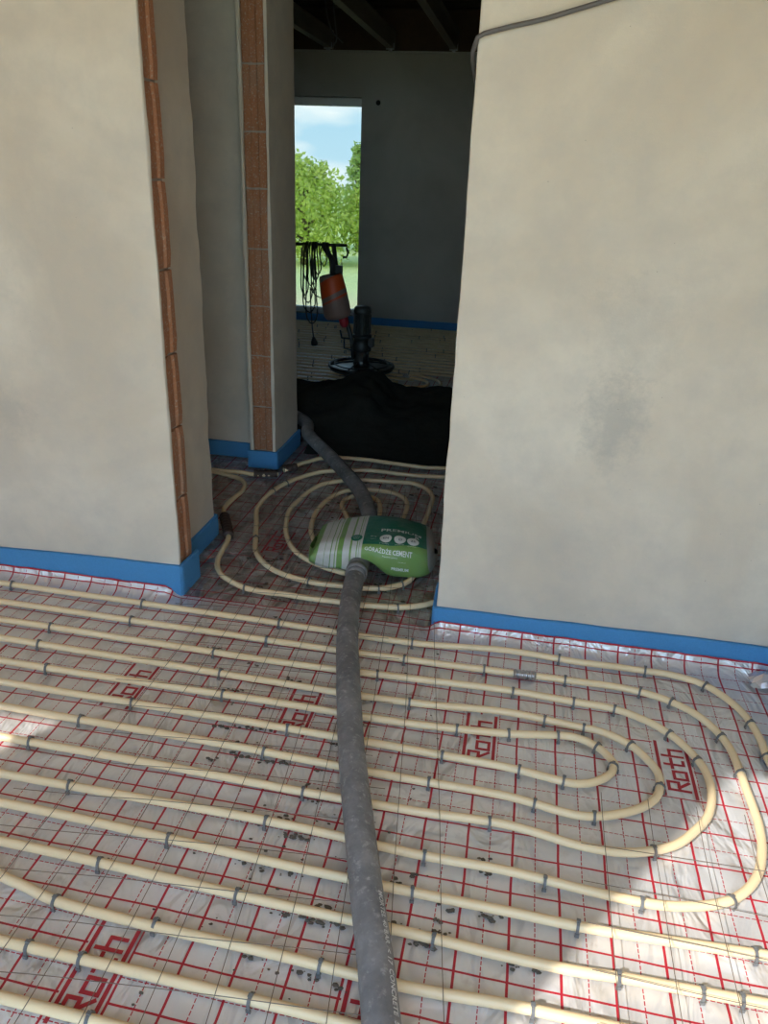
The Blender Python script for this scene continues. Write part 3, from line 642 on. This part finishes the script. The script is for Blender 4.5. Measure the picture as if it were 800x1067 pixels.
# ---------------------------------------------------------------- screed delivery hose
def hose_mat():
    t = NT('hose_rubber'); a = t.noise(9, 6, .7); b = t.noise(55, 5, .7); c = t.noise(3, 4, .6, t.mapping(t.obj(), (3,1,3)))
    col = t.mix(t.ramp(a, [(.35,(0,0,0)),(.7,(1,1,1))]), (.12,.12,.122), (.27,.265,.26))
    col = t.mix(t.ramp(b, [(.55,(0,0,0)),(.72,(.7,.7,.7))]), col, (.46,.45,.42))
    col = t.mix(t.ramp(c, [(.5,(0,0,0)),(.75,(.5,.5,.5))]), col, (.14,.135,.13))
    return t.fin(col, .72, 0, t.bump(b, .35, .004, t.bump(a, .3, .01)), .4)
M['hose'] = hose_mat()
HR = .0338; HZ = PZ + PR + HR + .003
HP = [(-.03, .55)] + list(HOSE[:-1]) + [(-1.085, 3.81), (-1.12, 3.93), (-1.25, 4.08), (-1.6, 4.25)]
HPATH = crom([(x, y, HZ + (.0 if y < 3.6 else .03*sstep(3.6,3.9,y))) for x, y in HP], .025)
m = MB(); m.tube(HPATH, [HR*(1+.02*noise.noise(Vector((p.y*9, 0, 1)))) for p in HPATH], 28)
hose = tag(m.build('screed_hose', M['hose'], None, True), 'thick grey dusty rubber pump hose running from the foreground under the bag', 'hose')
# end cuff under the bag
cp = [p for p in HPATH if 2.33 < p.y < 2.75]
m = MB(); m.tube(cp, [HR*1.12 if 1 < i < len(cp)-2 else HR*1.05 for i in range(len(cp))], 24); m.build('hose_cuff', M['hose'], hose, True)
for q in (2.36, 2.40):
    rp = [p for p in HPATH if q < p.y < q+.035]
    if len(rp) > 1: m = MB(); m.tube(rp[:2], HR*1.17, 24); m.build('cuff_ring', M['hose'], hose, True)
def on_hose(s_from_y, along, side):
    """point on hose: start at y, go towards the viewer by along, side metres round from the top towards +x"""
    d = 0; i = max(k for k in range(len(HPATH)) if HPATH[k].y <= s_from_y); p = HPATH[i]
    while i > 0:
        q = HPATH[i-1]; L = (q-p).length
        if d + L >= along: 
            f = (along-d)/L; c = p.lerp(q, f); t = (q-p).normalized(); break
        d += L; p = q; i -= 1
    sd = Vector((0,0,1)).cross(t); sd = sd if sd.x > 0 else -sd; sd.normalize(); up = t.cross(sd); up = up if up.z > 0 else -up
    a = side/HR; return c + (up*math.cos(a) + sd*math.sin(a))*(HR*1.02 + .0012)
vs, fs = text_mesh('MORTEL 40 BAR  < 17  CONCRETE  580 PSI', .0145, .0002)
L0 = max(v[0] for v in vs); k = .30/L0
m = MB(); m.add([on_hose(1.075, v[0]*k + .002, .020 + v[1]) for v in vs], fs)
M['hose_print'] = simple('hose_print', (.55,.55,.53), .7, 0, .35, 90)
m.build('hose_lettering', M['hose_print'], hose)

# ---------------------------------------------------------------- cement bag
BC = Vector((-.470, 2.578)); BROT = math.radians(6); BL, BW, BH = .226, .150, .070
def bag_pt(a, th, off=0.0):
    n = 3.4
    def raw(a, th):
        c, s_ = math.cos(th), math.sin(th)
        yy = -math.copysign(abs(c)**(2/n), c); zz = math.copysign(abs(s_)**(2/n), s_)
        e = (1-abs(a)**7)**(1/3.2) if abs(a) < 1 else 0
        if a < 0: eh = max(0, 1-abs(a)**9)**.5*(1-.10*sstep(-.5,-1,a)); ew = max(0, 1-.10*sstep(.6,1,-a) - (0 if a > -.97 else (-.97-a)*26*.78))
        else: eh = e; ew = max(.0, (1-abs(a)**10)**.33)
        x = a*BL
        if a < 0: x -= .022*abs(a)**3*(.5 - .5*zz)*(.6+.4*max(0, -yy))
        if a > 0: x += .012*a**3*max(0, -zz)
        sag = .010*math.sin(a*3.0+.6)*zz
        y = yy*BW*ew*(1 + .05*math.sin(a*4+1)); z = .082 + BH*eh*zz*(1-.06*(yy+.2)) + sag
        z -= .010*sstep(.1,1,abs(a))
        # crumples
        z += .0060*noise.noise(Vector((x*16, yy*2.2, zz*2))); y += .004*noise.noise(Vector((x*14, yy*2, zz*3+5)))
        hx = x - (-.022 + .12*0); bump = .060*math.exp(-(hx/(.040 if hx < 0 else .058))**2)
        top = .15; z = max(z, .018 + 0*bump)
        z += bump*max(0, 1 - (z-.015)/(top-.015))
        ca, sa = math.cos(BROT), math.sin(BROT)
        return Vector((BC.x + x*ca - y*sa, BC.y + x*sa + y*ca, z))
    p = raw(a, th)
    if off:
        d = 1e-3; n_ = (raw(min(a+d,.99), th) - raw(a-d, th)).cross(raw(a, th+d*5) - raw(a, th-d*5)); n_.normalize()
        ctr = Vector((BC.x, BC.y, .08)); 
        if n_.dot(p-ctr) < 0: n_ = -n_
        p = p + n_*off
    return p
def bag_mat():
    t = NT('bag_paper'); s = t.n('ShaderNodeSeparateXYZ'); t.l(t.uv(), s.inputs[0]); u, v = s.outputs['X'], s.outputs['Y']
    G, Lm, Wh, Dk = (.008,.115,.066), (.165,.285,.075), (.50,.49,.45), (.12,.22,.06)
    edge = t.math('ADD', v, t.math('MULTIPLY', t.math('MULTIPLY', u, u), -.06))
    f = t.noise(20, 4, .6)
    main = t.mix(t.math('GREATER_THAN', edge, .225), Lm, G)
    # curved vertical stripes on the left part
    us = t.math('ADD', u, t.math('MULTIPLY', t.math('SUBTRACT', v, .3), -.03)); un = t.math('MULTIPLY_ADD', us, .5, .5)
    st = [(-1,Lm),(-.87,Wh),(-.765,Dk),(-.75,Wh),(-.665,Dk),(-.65,Wh),(-.60,Lm),(-.585,Wh),(-.555,Lm),(-.475,Wh),(-.36,Lm),(-.335,Wh),(-.255,Lm),(-.24,Wh),(-.215,Lm),(-.205,Wh),(-.16,Lm)]
    stripes = t.ramp(un, [((a+1)/2, c) for a, c in st], True)
    left = t.math('LESS_THAN', us, -.162)
    col = t.mix(left, main, stripes)
    right = t.math('GREATER_THAN', t.math('ADD', u, t.math('MULTIPLY', v, .10)), .90)
    col = t.mix(right, col, (.30,.31,.29))
    dirt = t.ramp(t.noise(9, 6, .7), [(.5,(0,0,0)),(.8,(.5,.5,.5))]); col = t.mix(dirt, col, (.24,.23,.20))
    return t.fin(col, .42, 0, t.bump(t.noise(26, 4, .6, dist=.8), .35, .008), .5)
M['bag'] = bag_mat()
na, nt_ = 56, 44; vs, fs, uv = [], [], []
for i in range(na+1):
    a = -1 + 2*i/na; a = math.copysign(1-(1-abs(a))**1.5, a)*.9995
    for j in range(nt_+1):
        th = -math.pi/2 + 2*math.pi*j/nt_; vs.append(bag_pt(a, th)); uv.append((a, th/math.pi))
for i in range(na):
    for j in range(nt_): q = i*(nt_+1)+j; fs.append((q, q+1, q+nt_+2, q+nt_+1))
m = MB(); m.add(vs, fs, uv); bag = m.build('cement_bag', M['bag'], None, True)
tag(bag, 'green and lime paper cement bag with white stripes draped over the hose', 'bag')
ARC = [(0.0, 0.0)]
pv = bag_pt(.25, 0)
for j in range(1, 121):
    th = j/120*math.pi; p = bag_pt(.25, th); ARC.append((ARC[-1][0] + (p-pv).length, th)); pv = p
def th_of(s):
    if s <= 0: return s/.07
    for (s0, t0), (s1, t1) in zip(ARC, ARC[1:]):
        if s <= s1: return t0 + (t1-t0)*(s-s0)/max(1e-9, s1-s0)
    return ARC[-1][1]
def bag_text(body, size, a0, s0, width=None, bold=0, mat='bag_white', name='bag_lettering', slope=0, arch=0):
    vs, fs = text_mesh(body, size, bold); W = max(v[0] for v in vs); k = (width/W) if width else 1
    m = MB(); m.add([bag_pt(a0 + v[0]*k/BL, th_of(s0 + v[1] + slope*v[0]*k + arch*(1-((v[0]/W)*2-1)**2)), .0016) for v in vs], fs)
    m.build(name, M[mat], bag)
M['bag_white'] = simple('bag_white_ink', (.62,.63,.58), .5, 0, .12, 60)
M['bag_green'] = simple('bag_green_ink', (.010,.12,.07), .5, 0, .12, 60)
M['bag_dark'] = simple('bag_dark_ink', (.03,.06,.045), .5, 0, .12, 60)
def bag_disc(a, s, rx, ry, mat, off=.0014):
    n = 24; m = MB(); th0 = th_of(s)
    vs = [bag_pt(a, th0, off)] + [bag_pt(a + rx*r*math.cos(2*math.pi*k/n)/BL, th_of(s + ry*r*math.sin(2*math.pi*k/n)), off) for r in (.5, 1) for k in range(n)]
    fs = [(0, 1+k, 1+(k+1) % n) for k in range(n)] + [(1+k, 1+n+k, 1+n+(k+1) % n, 1+(k+1) % n) for k in range(n)]
    m.add(vs, fs); m.build('printed_badge', M[mat], bag)
S_EDGE = [s for s, t in ARC if t <= .235*math.pi][-1]
bag_text('GÓRAŻDŻE CEMENT', .021, -.12, S_EDGE-.034, .172, .0004)
bag_text('Premium cement', .007, .17, S_EDGE-.046, .055)
bag_text('CEMENT', .007, .42, S_EDGE-.062, .030)
bag_text('PREMIUM', .009, .32, S_EDGE-.079, .062, .0003)
for a, s in ((.20, .034), (.43, .032), (.64, .028)): bag_disc(a, S_EDGE+s, .0215, .024, 'bag_white')
bag_disc(-.27, S_EDGE+.035, .021, .021, 'bag_green'); 
bag_text('CEM II', .009, -.325, S_EDGE+.036, .022)
bag_text('42,5 R', .007, -.32, S_EDGE+.026, .020)
bag_text('25 kg', .009, -.05, S_EDGE+.042, .022); bag_text('cement', .007, -.05, S_EDGE+.028, .022)
# pictograms in the badges
bag_text('EN', .017, .155, S_EDGE+.029, .021, .0003, 'bag_dark', 'badge_mark')
bag_text('O', .022, .40, S_EDGE+.024, .015, 0, 'bag_dark', 'badge_mark'); bag_text('L', .010, .425, S_EDGE+.029, .004, .0003, 'bag_dark', 'badge_mark')
bag_text('25', .015, .60, S_EDGE+.023, .018, .0003, 'bag_dark', 'badge_mark')
for a, s in ((.11, .003), (.36, .002), (.56, -.002)): bag_text('premium', .0055, a, S_EDGE+s, .032)
bag_text('PREMIUM', .030, .10, S_EDGE+.085, .150, .0006, slope=-.10, arch=.012)
bag_text('R', .026, .66, S_EDGE+.052, .018, .0006)

# ---------------------------------------------------------------- dark heap of screed in the far doorway
def heap_h(x, y):
    cy = sstep(3.70, 4.35, y)*(1 - sstep(4.55, 5.18, y))
    cx = sstep(-2.6, -1.9, x)*(1 - sstep(.2, .8, x))
    ridge = .155 + .09*math.exp(-((x+.92)/.20)**2) + .035*math.exp(-((x+.42)/.12)**2)
    h = ridge*cy*cx
    h *= 1 + .28*noise.noise(Vector((x*5, y*5, 0))) + .12*noise.noise(Vector((x*14, y*12, 3)))
    return h + .006*noise.noise(Vector((x*42, y*42, 1)))*(h > .01) - .012*(1-min(1, h*60))
nx, ny = 110, 70; vs, fs = [], []
for j in range(ny+1):
    for i in range(nx+1):
        x = -2.6 + 3.2*i/nx; y = 3.62 + 1.6*j/ny
        if y < 3.9: x = max(-1.12 - (y-3.62)*.05, min(-.22, x)) if False else x
        vs.append((x, y, heap_h(x, y)))
keep = lambda x, y: not (y < 3.88 and (x < -1.105 or x > -.19))
for j in range(ny):
    for i in range(nx):
        a = j*(nx+1)+i
        if all(keep(*vs[q][:2]) for q in (a, a+1, a+nx+1, a+nx+2)): fs.append((a, a+1, a+nx+2, a+nx+1))
m = MB(); m.add(vs, fs); M['heap'] = simple('wet_screed', (.020,.019,.016), .95, 0, .4, 30, .7, .15)
tag(m.build('screed_heap', M['heap'], None, True), 'dark mound of wet screed mix filling the far doorway', 'heap')
# crumbs dropped around the hose: uncountable
m = MB()
ICO = [(0,0,1),(.89,0,.45),(.28,.85,.45),(-.72,.53,.45),(-.72,-.53,.45),(.28,-.85,.45),(.72,.53,-.45),(-.28,.85,-.45),(-.89,0,-.45),(-.28,-.85,-.45),(.72,-.53,-.45),(0,0,-1)]
ICF = [(0,1,2),(0,2,3),(0,3,4),(0,4,5),(0,5,1),(1,6,2),(2,7,3),(3,8,4),(4,9,5),(5,10,1),(6,7,2),(7,8,3),(8,9,4),(9,10,5),(10,6,1),(11,7,6),(11,8,7),(11,9,8),(11,10,9),(11,6,10)]
def lump(x, y, r, z=.0):
    rr = [random.uniform(.7, 1.25) for _ in ICO]
    m.add([(x + v[0]*r*q*1.3, y + v[1]*r*q*.9, z + max(-.3, v[2])*r*q*.35) for v, q in zip(ICO, rr)], ICF)
for (x, y) in CRUMBS:
    for _ in range(random.randint(3, 7)):
        lump(x + random.gauss(0, .013), y + random.gauss(0, .0035), random.uniform(.0015, .0065))
for _ in range(150):
    x = random.uniform(-1.0, -.2); y = random.uniform(2.2, 3.6); lump(x, y, random.uniform(.003, .010))
for _ in range(110):
    x = random.gauss(-.4, .18); y = random.uniform(.7, 2.1); lump(x, y, random.uniform(.0015, .004))
tag(m.build('screed_crumbs', M['dirt']), 'dark screed crumbs scattered on the foil beside the hose', 'crumbs', kind='stuff')

# ---------------------------------------------------------------- power trowel machine in the far room
TX, TY = -1.172, 5.58
tr = empty('power_trowel', (TX, TY, 0)); tag(tr, 'grey power trowel machine with orange tank standing in front of the far window', 'trowel machine')
def tp(name, mb, mat, smooth=True, parent=None):
    o = mb.build(name, M[mat], parent or tr, smooth)
    if parent is None: o.location = (0, 0, 0)
    return o
zb = .024
m = MB(); m.lathe([(.225,zb),(.235,zb+.004),(.235,zb+.016),(.225,zb+.020),(.06,zb+.022)], 48); tp('trowel_disc', m, 'steel')
m = MB()
P = [(.238*math.cos(a), .238*math.sin(a), zb+.030) for a in [2*math.pi*i/48 for i in range(49)]]; m.tube(P, .011, 8); tp('guard_ring', m, 'steel_dark')
m = MB(); P = [(.20*math.cos(a), .20*math.sin(a), zb+.045) for a in [2*math.pi*i/40 for i in range(41)]]; m.tube(P, .005, 8); tp('guard_ring', m, 'steel_dark')
for i in range(6):
    a = math.pi*i/3 + .3; m = MB(); c, s_ = math.cos(a), math.sin(a)
    m.tube([(.05*c, .05*s_, zb+.06), (.14*c, .14*s_, zb+.052), (.238*c, .238*s_, zb+.034)], .006, 6); tp('guard_spoke', m, 'steel_dark')
m = MB(); m.lathe([(.062,zb+.02),(.062,zb+.07),(.05,zb+.08),(.045,.165)], 24); tp('drive_column', m, 'steel')
m = MB(); m.lathe([(.066,.165),(.070,.17),(.070,.20),(.060,.215),(.060,.255),(.072,.262),(.072,.282)], 24); gb = tp('gearbox', m, 'steel_dark')
m = MB(); m.box(.045, .088, -.03, .03, .20, .262); tp('terminal_box', m, 'steel_dark', False)
m = MB(); m.lathe([(.045,.14),(.047,.145)], 8)
m = MB(); m.tube([(.045,-.02,.10), (.05,-.03,.19)], .013, 10); m.tube([(.03,-.05,.09), (.03,-.05,.17)], .011, 10); tp('stay_bolt', m, 'steel')
m = MB(); prof = [(.052,.280),(.058,.284)]
m.lathe([(.054,.280),(.057,.284),(.057,.435),(.060,.438),(.064,.442),(.064,.468),(.055,.485),(.030,.492)], 28); mot = tp('motor', m, 'steel_dark')
for i in range(18):
    a = 2*math.pi*i/18; c, s_ = math.cos(a), math.sin(a); m = MB()
    m.add([(.055*c-.002*s_, .055*s_+.002*c, .295), (.0655*c-.002*s_, .0655*s_+.002*c, .295), (.0655*c+.002*s_, .0655*s_-.002*c, .295), (.055*c+.002*s_, .055*s_-.002*c, .295),
           (.055*c-.002*s_, .055*s_+.002*c, .43), (.0655*c-.002*s_, .0655*s_+.002*c, .43), (.0655*c+.002*s_, .0655*s_-.002*c, .43), (.055*c+.002*s_, .055*s_-.002*c, .43)],
          [(0,1,2,3),(7,6,5,4),(0,4,5,1),(1,5,6,2),(2,6,7,3),(3,7,4,0)]); o = m.build('cooling_fin', M['steel_dark'], mot)
def W(x, z, dy=0): return (x - TX, dy, z)
m = MB(); m.tube([W(-1.235,.10), W(-1.245,.22), W(-1.285,.36), W(-1.36,.62,.02), W(-1.40,.90,.02)], .016, 12); tp('steering_pole', m, 'steel_dark')
m = MB(); m.tube([W(-1.70,.888,.02), W(-1.30,.897,.02)], .011, 12); hb = tp('handlebar', m, 'rubber')
m = MB(); m.tube([W(-1.305,.883,.02), W(-1.292,.85,.02), W(-1.302,.82,.02), W(-1.33,.813,.02)], .008, 8); tp('dead_man_lever', m, 'rubber')
m = MB(); m.tube([W(-1.34,.80,.02), W(-1.335,.70,.02)], .003, 6); tp('bowden_cable', m, 'rubber')
m = MB(); m.tube([W(-1.255,.25,-.02), W(-1.318,.255,-.03), W(-1.330,.31,-.03)], .007, 8); m.tube([W(-1.300,.25,-.03), W(-1.298,.18,-.03), W(-1.24,.165,-.02)], .006, 8); tp('height_lever', m, 'rubber')
def tank_mat():
    t = NT('tank_plastic'); f = t.noise(9, 5, .6); s = t.n('ShaderNodeSeparateXYZ'); t.l(t.obj(), s.inputs[0])
    hgt = t.math('ADD', s.outputs['Z'], t.math('MULTIPLY', s.outputs['X'], -.55))
    col = t.mix(f, (.62,.075,.015), (.74,.115,.025))
    dust = t.ramp(t.math('ADD', t.math('SUBTRACT', hgt, .02), t.math('MULTIPLY', t.math('SUBTRACT', f, .5), .05)), [(.60,(1,1,1)),(.615,(0,0,0))])
    band = t.math('LESS_THAN', t.math('ABSOLUTE', t.math('SUBTRACT', hgt, .665)), .018)
    band2 = t.math('GREATER_THAN', t.math('ADD', hgt, t.math('MULTIPLY', f, .02)), .815)
    g = t.math('MAXIMUM', dust, t.math('MAXIMUM', band, band2))
    col = t.mix(t.math('MULTIPLY', g, .85), col, (.22,.20,.18))
    return t.fin(col, .45, 0, t.bump(f, .2, .006), .4)
M['tank'] = tank_mat()
ax = Vector((-1.398+1.338, -.01, .70-.395)); Ln = ax.length
m = MB(); m.lathe([(.050,0),(.088,.010),(.100,.035),(.098,.12),(.094,.20),(.086,Ln-.02),(.078,Ln),(.070,Ln+.002),(.068,Ln-.05)], 28, ax, W(-1.340,.395,-.05)); tank = tp('water_tank', m, 'tank')
m = MB(); m.lathe([(.018,0),(.030,.02),(.034,.05),(.036,.075)], 18, ax, W(-1.292,.338,-.05)); tp('tank_outlet', m, 'red')
m = MB(); m.box(-1.362-TX, -1.318-TX, -.06, -.03, .69, .765); tp('switch_box', m, 'steel_dark', False)
for o in list(tr.children):
    pass
# cable bundle hung over the handlebar, with a plug
cb = empty('power_cable', (-1.5, TY, .88)); tag(cb, 'black power cable hung in loose loops over the trowel machine handlebar', 'cable')
def cw(x, z, dy=0): return (x+1.5, dy, z-.88)
loops = [(-1.60,.55,.03),(-1.575,.50,.035),(-1.555,.62,.03),(-1.53,.58,.02),(-1.565,.43,.05),(-1.52,.66,.03),(-1.59,.66,.02),(-1.50,.70,.03),(-1.46,.76,.03),(-1.545,.35,.045)]
for i, (x, zl, wd) in enumerate(loops):
    dy = -.015 - .004*(i % 4); P = [cw(x-wd*.6, .905, .02), cw(x-wd*.7, .86, dy), cw(x-wd, (.86+zl)/2, dy), cw(x-wd*.8, zl+.02, dy), cw(x, zl-.01, dy), cw(x+wd*.7, zl+.03, dy), cw(x+wd*.5, (.86+zl)/2, dy+.01), cw(x+wd*.3, .87, dy), cw(x+wd*.2, .908, .015)]
    m = MB(); m.tube(crom(P, .02), .0048, 7); m.build('cable_loop', M['rubber'], cb, True)
for (x0, x1) in ((-1.455,-1.385), (-1.44,-1.40), (-1.47,-1.415)):
    m = MB(); m.tube(crom([cw(x0,.91,.0), cw(x0+.01,.87,-.02), cw(x1,.80,-.02), cw(x1+.012,.665,-.03)], .02), .010, 8); m.build('cable_loop', M['rubber'], cb, True)
m = MB(); m.tube(crom([cw(-1.56,.60,-.02), cw(-1.555,.45,-.02), cw(-1.545,.32,-.02), cw(-1.535,.235,-.02)], .02), .0048, 7); m.build('cable_loop', M['rubber'], cb, True)
m = MB(); m.tube(crom([cw(-1.56,.60,-.03), cw(-1.52,.55,-.03), cw(-1.47,.53,-.03), cw(-1.41,.545,-.03)], .02), .004, 7); m.build('cable_loop', M['rubber'], cb, True)
m = MB(); m.lathe([(.008,0),(.012,.01),(.024,.035),(.026,.055),(.020,.065)], 14, (.15,0,-1), cw(-1.536,.245,-.02)); m.build('plug', M['rubber'], cb, True)

# ---------------------------------------------------------------- cable on the right wall and a loose wire under the far ceiling
CAB = crom([(-.166,2.50,1.52), (-.173,2.40,1.555), (-.192,2.31,1.59), (-.199,2.24,1.625), (-.199,2.19,1.652), (-.188,2.164,1.678), (-.13,2.168,1.697), (-.04,2.168,1.716), (.05,2.166,1.740), (.146,2.164,1.766), (.3,2.165,1.80), (.6,2.168,1.87), (.86,2.168,1.90)], .02)
m = MB(); m.tube(CAB, .0058, 10); tag(m.build('electric_cable', M['cable_grey'], None, True), 'dark grey electric cable running over the top of the right wall', 'cable')
m = MB(); m.tube(crom([(-1.62,6.3,2.675), (-1.60,6.3,2.5), (-1.58,6.3,2.36), (-1.57,6.3,2.24), (-1.60,6.3,2.20)], .03), .005, 6); m.tube(crom([(-1.66,6.3,2.675), (-1.65,6.3,2.45), (-1.60,6.3,2.30), (-1.52,6.3,2.23)], .03), .005, 6)
tag(m.build('loose_wire', M['cable_grey'], None, True), 'loose wires hanging from the dark timber ceiling of the far room', 'wire')

# ---------------------------------------------------------------- garden seen through the far window
def ground_mat():
    t = NT('ground'); s = t.n('ShaderNodeSeparateXYZ'); t.l(t.obj(), s.inputs[0]); f = t.noise(2.5, 6, .6)
    k = t.ramp(t.math('MULTIPLY', t.math('ADD', t.math('SUBTRACT', s.outputs['Y'], 10.5), t.math('MULTIPLY', f, 1.2)), .3), [(.2,(0,0,0)),(.8,(1,1,1))])
    return t.fin(t.mix(k, (.95,.82,.44), (.78,.84,.36)), .95, 0, None, .1)
M['ground'] = ground_mat()
m = MB(); m.box(-60, 60, -60, 90, -.6, -.32); struct(m.build('ground', M['ground']))
def leaf_mat(name, c1, c2):
    t = NT(name); f = t.noise(3.2, 4, .6); g = t.n('ShaderNodeObjectInfo')
    col = t.mix(f, c1, c2); t.t.nodes.remove(t.b)
    d = t.n('ShaderNodeBsdfDiffuse'); r = t.n('ShaderNodeBsdfTranslucent'); mx = t.n('ShaderNodeMixShader'); mx.inputs[0].default_value = .4
    t.l(col, d.inputs[0]); t.l(col, r.inputs[0]); t.l(d.outputs[0], mx.inputs[1]); t.l(r.outputs[0], mx.inputs[2]); t.l(mx.outputs[0], t.out.inputs['Surface']); return t.m
M['leaf_lime'] = leaf_mat('leaf_lime', (.48,.62,.10), (.80,.84,.28))
M['leaf_mid'] = leaf_mat('leaf_mid', (.42,.58,.16), (.66,.76,.32))
M['bark'] = simple('bark', (.16,.12,.08), .95, 0, .3, 20, .5)
def tree(x, y, z0, h, rx, lobes, nleaf, mat, label, leaf=.10, cone=False, group=None):
    t = empty('garden_tree', (x, y, z0)); tag(t, label, 'tree', group)
    m = MB(); m.tube([(0,0,-.05), (.04,.02,h*.35), (-.03,0,h*.7), (0,0,h*.96)], [.09,.075,.045,.012], 8); m.build('trunk', M['bark'], t, True)
    L = []
    for i in range(lobes):
        f = (i+.5)/lobes; hz = h*(.16 + .80*f); rr = rx*((1-f)**.8 if cone else math.sin(math.pi*min(.97, .12+f*.86))**.7); a = i*2.399
        L.append((math.cos(a)*rr*.6, math.sin(a)*rr*.6, hz, max(.16, rx*(.34 if cone else .48)*(1-.45*f))))
    for (lx, ly, lz, lr) in L[::2]:
        m = MB(); m.tube([(0,0,lz*.7), (lx*.5, ly*.5, lz*.9), (lx, ly, lz)], [.03,.02,.008], 5); m.build('branch', M['bark'], t, True)
    m = MB()
    for k in range(nleaf):
        lx, ly, lz, lr = random.choice(L)
        d = Vector((random.gauss(0,1), random.gauss(0,1), random.gauss(0,.8))); d.normalize(); d *= lr*random.uniform(.35, 1.1)
        p = Vector((lx, ly, lz)) + d; n = Vector((random.gauss(0,1), random.gauss(0,1), random.gauss(0,1)+.4)).normalized()
        u = n.orthogonal().normalized(); u.rotate(Matrix.Rotation(random.uniform(0,6.28), 3, n)); v = n.cross(u); s_ = leaf*random.uniform(.6, 1.3)
        m.add([p - u*s_, p - v*s_*.45, p + u*s_, p + v*s_*.45], [(0,1,2,3)])
    c = m.build('foliage', M[mat], t); c['kind'] = 'stuff'
    return t
tree(-4.45, 15.4, -.32, 1.85, 1.1, 18, 5000, 'leaf_lime', 'broad lime green garden tree left of centre in the far window', .06)
tree(-3.05, 15.9, -.32, 1.75, .8, 18, 4200, 'leaf_lime', 'bushy lime green garden tree at the right edge of the far window', .06)
tree(-4.05, 18.6, -.32, 2.35, .75, 18, 2600, 'leaf_mid', 'taller pointed pale green tree rising behind the bushes in the far window', .06, True)
tree(-5.9, 17.9, -.32, 2.2, 1.1, 16, 3500, 'leaf_mid', 'mid green garden tree behind the machine cables, left in the far window', .07)
